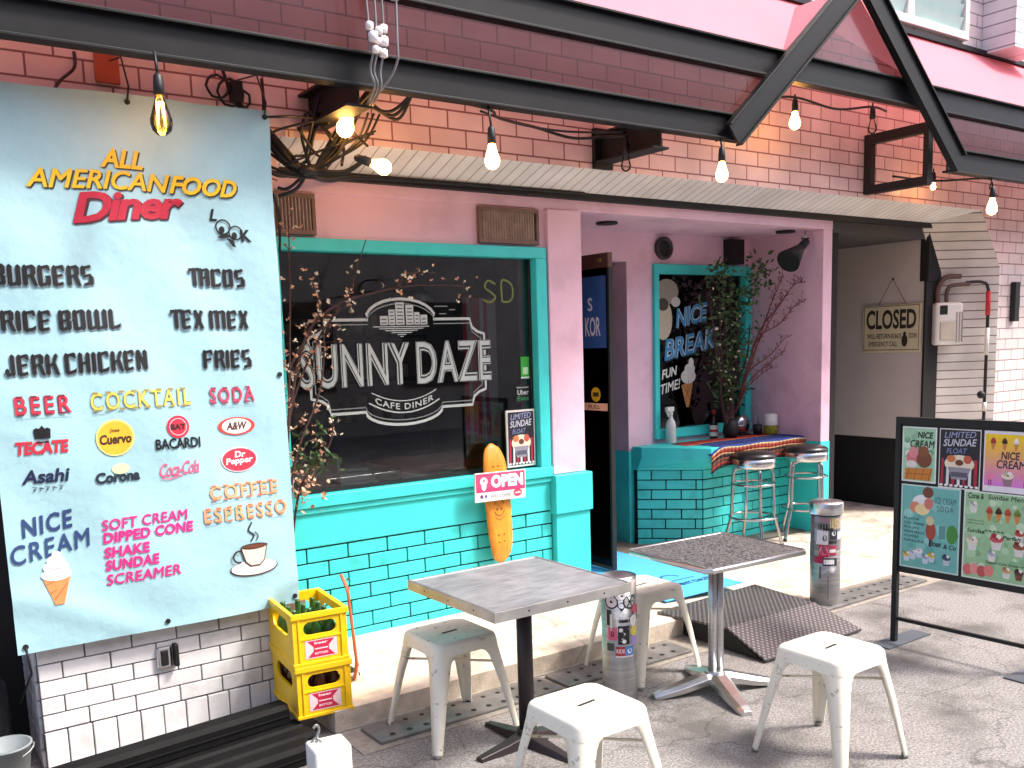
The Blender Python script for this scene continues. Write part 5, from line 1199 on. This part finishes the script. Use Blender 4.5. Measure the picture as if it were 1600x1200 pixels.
a.rect(.05, .53, .1, .60, (200, 190, 184), 4); a.line([(.05, .56), (.08, .58), (.1, .55)], .006, (100, 90, 86)); a.rect(.075, .2, .12, .25, (150, 146, 150), 3)
for k in range(22):
    u = rnd.uniform(.10, .40); v = rnd.uniform(.18, .58); a.rect(u, v, u + rnd.uniform(.02, .05), v + rnd.uniform(.02, .05), rnd.choice(PAL), 3)
a.build('stickers', mp(C0, 0), t, local=True)
t, a, mp, rnd, C0 = sticker_post('capped steel bin with pink and black stickers beside the ramp', (4.93, -1.12, .012), .092, .66, 5, True, 1)
C0 = -2.35
a.rect(-.09, .36, .09, .575, (120, 116, 118), 10); a.rect(-.09, .54, -.05, .575, (150, 140, 160), 3); a.rect(-.05, .545, .03, .565, (196, 110, 130), 4); a.rect(.01, .50, .085, .565, (190, 170, 120), 4); a.disc(.05, .53, .02, (150, 130, 90)); a.rect(-.06, .50, .005, .53, (30, 34, 38), 4); a.rect(-.03, .485, .03, .505, (34, 36, 40), 4)
a.rect(-.075, .40, .0, .49, (222, 216, 220), 4); a.disc(-.02, .44, .014, (90, 110, 96), .02); a.rect(-.085, .42, -.07, .5, (150, 160, 180), 2); a.rect(.01, .43, .06, .49, (50, 52, 56), 4); a.disc(.035, .47, .014, (226, 226, 228), .014); a.rect(.06, .43, .1, .48, (190, 200, 214), 3); a.rect(.005, .405, .06, .425, (40, 40, 44), 4)
a.rect(-.055, .32, .004, .40, (190, 34, 76), 4); a.disc(-.026, .362, .024, (236, 170, 186), .028); a.rect(.008, .33, .055, .395, (180, 50, 80), 4); a.rect(.01, .35, .05, .37, (226, 226, 226), 4); a.rect(-.09, .28, -.02, .325, (168, 20, 70), 5); a.rect(-.03, .265, .06, .315, (54, 50, 54), 6); a.rect(-.024, .275, .04, .305, (244, 242, 240), 5)
a.poly([(-.055, .26), (.0, .26), (.005, .24), (-.027, .215), (-.06, .24)], (190, 182, 186)); a.disc(.03, .245, .024, (196, 194, 194)); a.disc(.03, .245, .012, (226, 224, 224)); a.rect(-.05, .18, -.04, .26, (86, 84, 84), 2); a.rect(.0, .05, .008, .2, (120, 118, 116), 1)
for k in range(24):
    u = rnd.uniform(.1, .42); v = rnd.uniform(.25, .55); a.rect(u, v, u + rnd.uniform(.02, .05), v + rnd.uniform(.02, .05), rnd.choice(PAL), 3)
a.build('stickers', mp(C0, 0), t, local=True)
mb = MB(); mb.lathe([(.105, h_) for h_ in (.66 - .055, .66 - .03)], (0, 0, 0), 24, caps=False)

# ------------------------------------------------------------------ ramp, mat, block, bars, bag
DP = bpy.data.materials.new('diamond_plate'); DP.use_nodes = True
nt = DP.node_tree; n = nt.nodes; L = nt.links; bs = n['Principled BSDF']; bs.inputs['Base Color'].default_value = (.15, .135, .135, 1); bs.inputs['Metallic'].default_value = .55; bs.inputs['Roughness'].default_value = .45
tc = n.new('ShaderNodeTexCoord'); hts = []
for an in (PI / 4, -PI / 4):
    mp_ = n.new('ShaderNodeMapping'); mp_.inputs['Rotation'].default_value = (0, 0, an); mp_.inputs['Scale'].default_value = (1, 1, 1); L.new(tc.outputs['Object'], mp_.inputs[0])
    br = n.new('ShaderNodeTexBrick'); br.offset = .5; br.inputs['Scale'].default_value = 1; br.inputs['Brick Width'].default_value = .05; br.inputs['Row Height'].default_value = .025; br.inputs['Mortar Size'].default_value = .0085; br.inputs['Mortar Smooth'].default_value = .5
    br.inputs['Color1'].default_value = br.inputs['Color2'].default_value = (1, 1, 1, 1); br.inputs['Mortar'].default_value = (0, 0, 0, 1); L.new(mp_.outputs[0], br.inputs['Vector']); hts.append(br.outputs['Color'])
mx = n.new('ShaderNodeMix'); mx.data_type = 'RGBA'; mx.blend_type = 'MULTIPLY'; mx.inputs[0].default_value = 1; L.new(hts[0], mx.inputs[6]); L.new(hts[1], mx.inputs[7])
bp_ = n.new('ShaderNodeBump'); bp_.inputs['Strength'].default_value = 1; bp_.inputs['Distance'].default_value = .004; L.new(mx.outputs[2], bp_.inputs['Height']); L.new(bp_.outputs[0], bs.inputs['Normal'])
cr = n.new('ShaderNodeValToRGB'); cr.color_ramp.elements[0].color = (.10, .088, .088, 1); cr.color_ramp.elements[1].color = (.30, .28, .28, 1); L.new(mx.outputs[2], cr.inputs[0]); L.new(cr.outputs[0], bs.inputs['Base Color'])
t = thing('ramp', 'dark diamond plate steel ramp leading up to the doorstep', 'ramp', (4.2, -1.2, 0))
mb = MB(); mb.prism([(3.72, -.86, .122), (4.62, -.82, .122), (4.56, -1.32, .118), (3.80, -1.32, .118)], (0, 0, .012)); mb.build('top_plate', DP, t)
mb = MB(); mb.prism([(3.80, -1.322, .118), (4.56, -1.322, .118), (4.62, -1.60, .008), (3.79, -1.60, .008)], (0, 0, .012)); mb.build('slope_plate', DP, t)
for x in (3.80, 4.50):
    mb = MB(); mb.add([(x, -.96, .01), (x, -1.55, .01), (x, -1.32, .117), (x, -.96, .117), (x + .02, -.96, .01), (x + .02, -1.55, .01), (x + .02, -1.32, .117), (x + .02, -.96, .117)], [(0, 1, 2, 3), (4, 5, 6, 7), (0, 1, 5, 4), (1, 2, 6, 5), (2, 3, 7, 6), (3, 0, 4, 7)])
    mb.build('side_rib', BLACK, t)
t = thing('door_mat', 'bright blue door mat with dark print in front of the door', 'mat', (4.3, -.1, .11))
mb = MB(); mb.prism([(3.93, -.72, .121), (4.62, -.72, .121), (4.66, .62, .112), (3.97, .62, .112)], (0, 0, .008)); mb.build('base', mat('blue_mat', S(76, 172, 226), .8, vary=.06, nscale=40, bump=.2, bscale=300), t, .003)
a = Art(); zf = lambda v: .1305 - (v + .72) / 1.34 * .009
a.text('SUNNY DAZE', 4.18, -.52, .38, .055, (30, 60, 96), .03); a.arc(4.36, -.33, .07, 0, PI, .012, (30, 60, 96)); a.line([(4.2, -.4), (4.5, -.4)], .01, (30, 60, 96))
a.build('print', lambda u, v, e: (u, v, zf(v) + e), t)
t = thing('concrete_weight', 'white painted concrete block with a steel hook on top', 'block', (1.405, -1.39, 0))
mb = MB(); mb.prism([(1.325, -1.455, 0), (1.475, -1.475, 0), (1.49, -1.345, 0), (1.34, -1.325, 0)], (0, 0, .165)); mb.build('block', mat('white_painted_concrete', S(226, 224, 220), .7, vary=.05, bump=.3, bscale=60, dirt=S(170, 166, 160), dscale=9, damt=.5), t, .012, 3)
mb = MB(); mb.tube(spline([(1.37, -1.37, .15), (1.375, -1.37, .19), (1.385, -1.37, .215), (1.375, -1.37, .235), (1.36, -1.37, .225)], 5), .006, 8); mb.tube(spline([(1.35, -1.36, .16), (1.37, -1.37, .185), (1.39, -1.385, .16)], 4), .005, 6); mb.build('hook', STEELG, t)
BARM = mat('black_slotted_bar', S(10, 10, 11), .7, spec=.2, vary=.3, nscale=20, dirt=S(22, 21, 21), dscale=12, damt=.4)
for k, (y, z, x0, x1, lab) in enumerate(((-.825, .0, .15, 1.41, 'black bar nearest the tiled pier, partly behind the crates'), (-.93, .0, .1, 1.47, 'black bar lying second from the tiles'), (-1.035, .0, .12, 1.47, 'black bar lying third from the tiles'), (-1.14, .0, .1, 1.40, 'black bar lying nearest the white block'), (-.88, .088, .12, 1.43, 'black bar lying on top of the others'))):
    mb = MB(); sect = [(y - .05, z + .001), (y + .05, z + .001), (y + .05, z + .065), (y + .035, z + .085), (y - .035, z + .085), (y - .05, z + .065)]
    if z > 0: sect = [(q[0] * 1.0, q[1]) for q in sect]
    mb.prism([(x0, q, w) for q, w in sect], (x1 - x0, 0, 0))
    mb.bb((x0 + .01, y - .054, z + .03), (x1 - .005, y - .0498, z + .04))
    cb_, sb_ = math.cos(.11), math.sin(.11); mb.v = [Vector((1.48 + (p.x - 1.48) * cb_ - (p.y + .9) * sb_, -.9 + (p.x - 1.48) * sb_ + (p.y + .9) * cb_, p.z)) for p in mb.v]
    tag(mb.build('black_bar', BARM, None, .004), lab, 'bar', 'black bars stacked at the foot of the tiled pier')
mb = MB(); rr = random.Random(4)
rings = []
for k, (z, r0_) in enumerate(((.0, .10), (.06, .15), (.2, .17), (.36, .15), (.48, .09), (.52, .03), (.57, .06))):
    rings.append([(.26 + r0_ * math.cos(i * PI / 9) * (1 + rr.uniform(-.1, .1)), -.40 + r0_ * .8 * math.sin(i * PI / 9) * (1 + rr.uniform(-.1, .1)), z) for i in range(18)])
mb.loft(rings); tag(mb.build('rubbish_bag', mat('black_plastic_bag', S(20, 20, 22), .3, vary=.2)), 'shiny black plastic bag left of the tiled pier', 'bag')
t = thing('bucket', 'grey plastic bucket at the far lower left beside the pier', 'bucket', (.365, -.62, 0))
mb = MB(); mb.lathe([(.07, 0), (.075, .005), (.095, .17), (.10, .172), (.10, .18), (.09, .18), (.07, .012)], (.365, -.62, 0), 22); mb.build('pail', mat('grey_pail', S(126, 134, 136), .5), t)
mb = MB(); mb.tube([(.365 + .1 * math.cos(i * PI / 10), -.62 - .03 - .05 * math.sin(i * PI / 10), .175 - .04 * math.sin(i * PI / 10)) for i in range(11)], .004, 6); mb.build('handle', STEELG, t)

# ------------------------------------------------------------------ menu board
t = thing('menu_board', 'black framed standing menu board with five ice cream posters', 'sign board', (4.61, -2.17, 0))
fx = lambda u: 4.602 + .045 * u      # slight turn of the board
fy = lambda u: -1.82 - u
def bar(b, u0, u1, z0, z1, th=.03, off=0): 
    b.add([(fx(u) + d + off, fy(u), z) for u in (u0, u1) for d in (-th / 2, th / 2) for z in (z0, z1)], [(0, 1, 3, 2), (4, 6, 7, 5), (0, 4, 5, 1), (2, 3, 7, 6), (0, 2, 6, 4), (1, 5, 7, 3)])
BW = .715
mb = MB(); bar(mb, -.018, .012, 0.008, 1.255); bar(mb, BW - .012, BW + .018, 0.008, 1.255); bar(mb, .012, BW - .012, 1.215, 1.255); bar(mb, .012, BW - .012, .13, .15, .02); mb.build('frame', BLACK, t, .003)
mb = MB(); bar(mb, .012, BW - .012, .405, 1.215, .014, .004); mb.build('back_panel', BLACK, t)
mb = MB()
for u in (0.0, BW): mb.bb((fx(u) - .14, fy(u) - .06, .001), (fx(u) + .26, fy(u) + .055, .008))
mb.build('foot_plate', mat('grey_foot_plate', S(96, 102, 110), .5, .4, vary=.15), t)
pm = lambda u, v, e: (fx(u) - .0045 - e, fy(u), v)
def cone(a, u, v, s, top, wf=(206, 136, 70)):
    a.poly([(u - .5 * s, v + .9 * s), (u + .5 * s, v + .9 * s), (u + .16 * s, v - .5 * s), (u - .16 * s, v - .5 * s)], wf)
    for k, (r0, dz) in enumerate(((.55, 1.0), (.45, 1.3), (.3, 1.55), (.12, 1.8))): a.disc(u, v + dz * s, r0 * s, tuple(max(0, min(255, c + (k - 1) * 12)) for c in top), r0 * s * .6, 12)
def cup(a, u, v, s, top, body=(226, 220, 214)):
    a.poly([(u - .6 * s, v + .6 * s), (u + .6 * s, v + .6 * s), (u + .4 * s, v - .5 * s), (u - .4 * s, v - .5 * s)], body); a.disc(u, v + .65 * s, .68 * s, top, .4 * s, 14); a.disc(u - .25 * s, v + .95 * s, .3 * s, tuple(max(0, c - 40) for c in top), .28 * s, 10); a.disc(u + .22 * s, v + .9 * s, .26 * s, (240, 232, 220), .25 * s, 10); a.disc(u + .05 * s, v + .7 * s, .12 * s, (110, 60, 40), .1 * s, 8)
# poster 1: NICE CREAM, two swirls in a waffle
a = Art(); u0, v0, w, h = .018, .91, .19, .295
a.rect(u0, v0, u0 + w, v0 + h, (232, 236, 232)); a.rect(u0 + .008, v0 + .008, u0 + w - .008, v0 + h - .008, (166, 208, 176))
for k in range(26): a.disc(u0 + random.uniform(.02, w - .02), v0 + random.uniform(.10, h - .02), random.uniform(.008, .022), random.choice(((206, 228, 206), (150, 190, 160), (226, 234, 222), (120, 170, 130))), n=9)
a.text('NICE', u0 + .085, v0 + .235, .085, .035, (24, 44, 30), .04, .15); a.text('CREAM', u0 + .045, v0 + .185, .135, .04, (24, 44, 30), .04, .15)
a.disc(u0 + .06, v0 + .13, .035, (214, 120, 130), .04); a.disc(u0 + .065, v0 + .16, .025, (224, 140, 146), .03); a.disc(u0 + .125, v0 + .125, .042, (120, 70, 44), .045); a.disc(u0 + .12, v0 + .165, .03, (134, 82, 50), .03); a.disc(u0 + .055, v0 + .095, .03, (226, 216, 214), .02)
a.poly([(u0 + .02, v0 + .07), (u0 + w - .02, v0 + .08), (u0 + w - .028, v0 + .012), (u0 + .018, v0 + .012)], (206, 126, 50))
for k in range(4): a.line([(u0 + .03 + k * .04, v0 + .012), (u0 + .045 + k * .04, v0 + .075)], .004, (160, 90, 34))
a.line([(u0 + .02, v0 + .042), (u0 + w - .025, v0 + .047)], .004, (160, 90, 34)); a.build('poster', pm, t)
# poster 2: striped sundae
a = Art(); sundae_poster(a, .222, .895, .215, .31); a.build('poster', pm, t)
# poster 3: yellow to pink
a = Art(); u0, v0, w, h = .452, .90, .245, .305
a.rect(u0, v0, u0 + w, v0 + h, (236, 230, 238))
for k in range(14):
    f = k / 13; a.rect(u0 + .006, v0 + .03 + k * .0185, u0 + w - .006, v0 + .03 + (k + 1) * .0185, (int(222 + 28 * f), int(130 + 80 * f), int(214 - 180 * f)))
for k, c in enumerate(((170, 50, 50), (60, 40, 34), (240, 236, 226), (130, 74, 46))): cone(a, u0 + .045 + k * .055, v0 + .225, .026, c)
a.text('NICE', u0 + .085, v0 + .165, .09, .04, (84, 52, 60), .04, .1); a.text('CREAM', u0 + .065, v0 + .12, .14, .042, (40, 40, 80), .04, .1); cup(a, u0 + .12, v0 + .055, .045, (236, 214, 196), (150, 120, 130))
for k in (.03, .04, .2, .215): a.disc(u0 + k, v0 + .07 + (k * 7 % .03), .016, (236, 130, 170)); a.rect(u0 + k - .003, v0 + .03, u0 + k + .003, v0 + .06, (170, 60, 110))
a.build('poster', pm, t)
# poster 4: turquoise
a = Art(); u0, v0, w, h = .02, .44, .325, .455
a.rect(u0, v0, u0 + w, v0 + h, (196, 216, 214)); a.rect(u0 + .008, v0 + .008, u0 + w - .008, v0 + h - .008, (112, 182, 176))
for k in range(30): a.disc(u0 + random.uniform(.02, w - .02), v0 + random.uniform(.02, h - .02), random.uniform(.008, .03), random.choice(((132, 196, 188), (98, 168, 162), (150, 206, 200))), n=9)
a.disc(u0 + .12, v0 + .36, .055, (238, 236, 238), .045); a.disc(u0 + .15, v0 + .42, .03, (120, 66, 50), .03); a.disc(u0 + .08, v0 + .335, .03, (216, 140, 110), .03); a.disc(u0 + .12, v0 + .325, .04, (240, 214, 160), .03); a.disc(u0 + .155, v0 + .36, .025, (210, 120, 110), .03)
a.text('ICE CREAM', u0 + .19, v0 + .365, .11, .035, (70, 96, 104), .01, 0, 1.2); a.text('SODA', u0 + .20, v0 + .325, .09, .03, (92, 110, 116), .01, 0, 1.2)
for k in range(6): a.text(('FLAVOR', 'COLA ORANGE', 'MELON LEMON', 'GRAPE PEACH', 'COFFEE', 'GINGER')[k], u0 + .02, v0 + .265 - k * .024, .085 + .03 * (k % 2), .014, (22, 62, 66), .02, .1, slope=-.03)
a.disc(u0 + .17, v0 + .215, .028, (170, 70, 56), .05); a.disc(u0 + .165, v0 + .27, .022, (214, 200, 160), .025); a.rect(u0 + .163, v0 + .13, u0 + .175, v0 + .17, (90, 50, 46)); a.rect(u0 + .215, v0 + .18, u0 + .25, v0 + .25, (96, 150, 150)); a.disc(u0 + .285, v0 + .21, .03, (70, 140, 60), .05)
a.text('Float', u0 + .16, v0 + .135, .07, .03, (30, 44, 64), .03, .2); a.text('& Co', u0 + .24, v0 + .13, .07, .025, (30, 44, 64), .03, .2)
for k, c in enumerate(((222, 190, 90), (200, 206, 226), (236, 236, 244), (160, 180, 214), (216, 190, 80))): cup(a, u0 + .04 + k * .035, v0 + .05 + .014 * (k % 3), .032, c, (206, 214, 226))
cup(a, u0 + .26, v0 + .06, .035, (60, 80, 110), (190, 200, 210)); a.build('poster', pm, t)
# poster 5: green menu
a = Art(); u0, v0, w, h = .362, .44, .335, .455
a.rect(u0, v0, u0 + w, v0 + h, (220, 228, 216)); a.rect(u0 + .008, v0 + .008, u0 + w - .008, v0 + h - .008, (156, 196, 152))
for k in range(34): a.disc(u0 + random.uniform(.02, w - .02), v0 + random.uniform(.02, h - .02), random.uniform(.008, .028), random.choice(((176, 212, 172), (136, 180, 134), (196, 220, 190))), n=9)
a.text('Cone &', u0 + .02, v0 + .415, .08, .03, (30, 60, 36), .03, .15); a.text('Sundae Menu', u0 + .12, v0 + .42, .19, .024, (30, 60, 36), .03, .15)
for k, c in enumerate(((190, 60, 60), (60, 36, 30), (186, 70, 50), (120, 130, 60), (232, 222, 206))): cone(a, u0 + .13 + k * .045, v0 + .325, .032, c)
for v in (.30, .285): a.text('vanilla choco mix', u0 + .02, v0 + v, .085, .010, (40, 76, 46), .01)
for (u, v, s, c) in ((.05, .17, .045, (236, 220, 196)), (.17, .19, .05, (200, 80, 90)), (.28, .17, .045, (150, 80, 50)), (.15, .12, .035, (180, 190, 200)), (.05, .36, .035, (200, 210, 200)), (.28, .24, .035, (190, 70, 60))): cup(a, u0 + u, v0 + v, s, c)
a.text('Sundae', u0 + .02, v0 + .24, .09, .022, (34, 80, 40), .03, .15); a.text('Parfait', u0 + .2, v0 + .225, .09, .02, (34, 80, 40), .03, .15); a.text('Dipped Cone Screamer', u0 + .12, v0 + .088, .19, .018, (34, 80, 40), .03, .15)
for k in range(5): a.rect(u0 + .11 + .02 * k, v0 + .255 - k * .0001, u0 + .124 + .02 * k, v0 + .262, (60, 90, 60))
for k in range(4): a.disc(u0 + .03 + k * .036, v0 + .045 + .008 * (k % 2), .024, ((214, 110, 110), (230, 150, 140), (196, 84, 90), (226, 130, 120))[k], .03)
cup(a, u0 + .225, v0 + .045, .035, (206, 160, 110)); cup(a, u0 + .285, v0 + .045, .035, (90, 50, 50), (120, 70, 60)); a.build('poster', pm, t)

# ------------------------------------------------------------------ right hand side: closed sign, meter, pipe
t = thing('closed_sign', 'cream CLOSED sign hanging on the white passage wall', 'sign', (7.79, .31, 1.74))
mb = MB(); mb.bb((7.782, .02, 1.525), (7.796, .605, 1.955)); mb.build('plate', mat('cream_sign_plate', S(206, 196, 164), .5, vary=.08, nscale=6), t, .006)
a = Art(); BKs = (44, 36, 34)
for A, B in (((.015, .015), (.57, .022)), ((.015, .408), (.57, .415)), ((.015, .022), (.022, .408)), ((.563, .022), (.57, .408))): a.rect(A[0], A[1], B[0], B[1], (110, 90, 66))
a.text('CLOSED', .04, .205, .50, .175, BKs, .03, 0, 1.0); a.text('WILL RETURN', .05, .12, .24, .045, BKs, .02); a.text('BE BACK', .30, .12, .1, .045, BKs, .02); a.text('SOON', .47, .12, .075, .045, BKs, .02); a.text('EMERGENCY CALL', .07, .05, .29, .045, BKs, .02); a.disc(.43, .10, .03, BKs, .055); a.disc(.43, .16, .015, BKs, .02)
a.build('print', lambda u, v, e: (7.7815 - e, .605 - u, 1.53 + v), t)
mb = MB(); mb.tube([(7.789, .45, 1.95), (7.789, .31, 2.18), (7.789, .17, 1.95)], .0025, 5); mb.cyl((7.785, .31, 2.18), (7.80, .31, 2.18), .008, n=8); mb.build('cord', RUBBER, t)
bd = Vector((.48, -.30, 0)).normalized(); bn = Vector((-bd.y * -1, bd.x * -1, 0)); bn = Vector((-.53, -.848, 0))
RM = Matrix((( bd.x, -bn.x, 0), (bd.y, -bn.y, 0), (0, 0, 1)))
mc = Vector((8.03, -.031, 1.765)) + bn * .085
t = thing('electric_meter', 'white electric meter box on the tiled corner beside the passage', 'meter', mc)
mb = MB(); mb.box(mc, (.25, .10, .37), RM); mb.build('case', WHITEP, t, .03, 3)
def onm(x, d, z): return mc + bd * x + bn * d + Vector((0, 0, z))
mb = MB(); mb.box(onm(-.06, .052, .12), (.07, .006, .08), RM); mb.build('display', BLACK, t, .004)
mb = MB(); mb.box(onm(-.02, .056, -.06), (.14, .012, .16), RM); mb.build('cover', mat('beige_cover', S(196, 184, 168), .5), t, .02, 3)
mb = MB()
for k in range(3): mb.box(onm(.06 + k * .025, .052, -.03), (.006, .01, .26), RM)
mb.build('ribs', mat('grey_rib', S(150, 144, 138), .6), t)
mb = MB(); mb.tube(spline([onm(0, -.02, .18), onm(.0, -.02, .27), onm(.04, -.02, .33), onm(.2, -.02, .34)], 6), .018, 8); mb.tube(spline([onm(-.08, -.02, .18), onm(-.08, -.02, .30), onm(-.02, -.02, .40), onm(.12, -.02, .41)], 6), .022, 8); mb.build('conduit', mat('brown_conduit', S(92, 70, 64), .6), t)
t = thing('drain_pipe', 'thin dark pipe with a red band on the tiled corner', 'pipe', (8.33, -.26, 0))
mb = MB(); mb.tube(spline([(8.15, -.17, 2.12), (8.27, -.25, 2.12), (8.325, -.275, 2.06), (8.33, -.28, 1.8), (8.33, -.28, .02)], 6), .014, 8); mb.build('tube', DARKM, t)
mb = MB(); mb.cyl((8.327, -.28, 1.83), (8.327, -.28, 2.04), .021, n=12); mb.build('red_band', mat('red_tape', S(196, 44, 50), .5), t)
mb = MB(); mb.cyl((8.33, -.28, 1.48), (8.33, -.28, 1.72), .019, n=12); mb.cyl((8.33, -.28, .98), (8.33, -.28, 1.06), .019, n=12); mb.build('white_tape', WHITEP, t)
mb = MB(); mb.sphere((8.27, -.28, 1.13), .035, 8); mb.build('tap', BLACK, t)
mb = MB(); mb.bb((8.66, YB - .05, 1.77), (8.74, YB - .002, 2.12)); tag(mb.build('wall_plaque', BLACK, None, .005), 'narrow black plaque on the tiled wall at the right edge', 'plaque')

# ------------------------------------------------------------------ the street side behind the camera (reflected in the glass)
opp = thing('street_building', 'plain beige building row across the street facing the cafe', 'building', (4, -13, 0))
mb = MB(); mb.bb((-30, -16, 0), (40, -12, 7.5)); mb.build('wall', mat('beige_render', S(186, 176, 166), .85, vary=.1, nscale=1), opp)
mb = MB()
for k in range(22): mb.bb((-28 + k * 3.1, -12.0, .9), (-26.4 + k * 3.1, -11.96, 2.6)); mb.bb((-28 + k * 3.1, -12.0, 4), (-26.4 + k * 3.1, -11.96, 5.6))
mb.build('window', mat('far_dark_window', S(40, 46, 52), .2), opp)
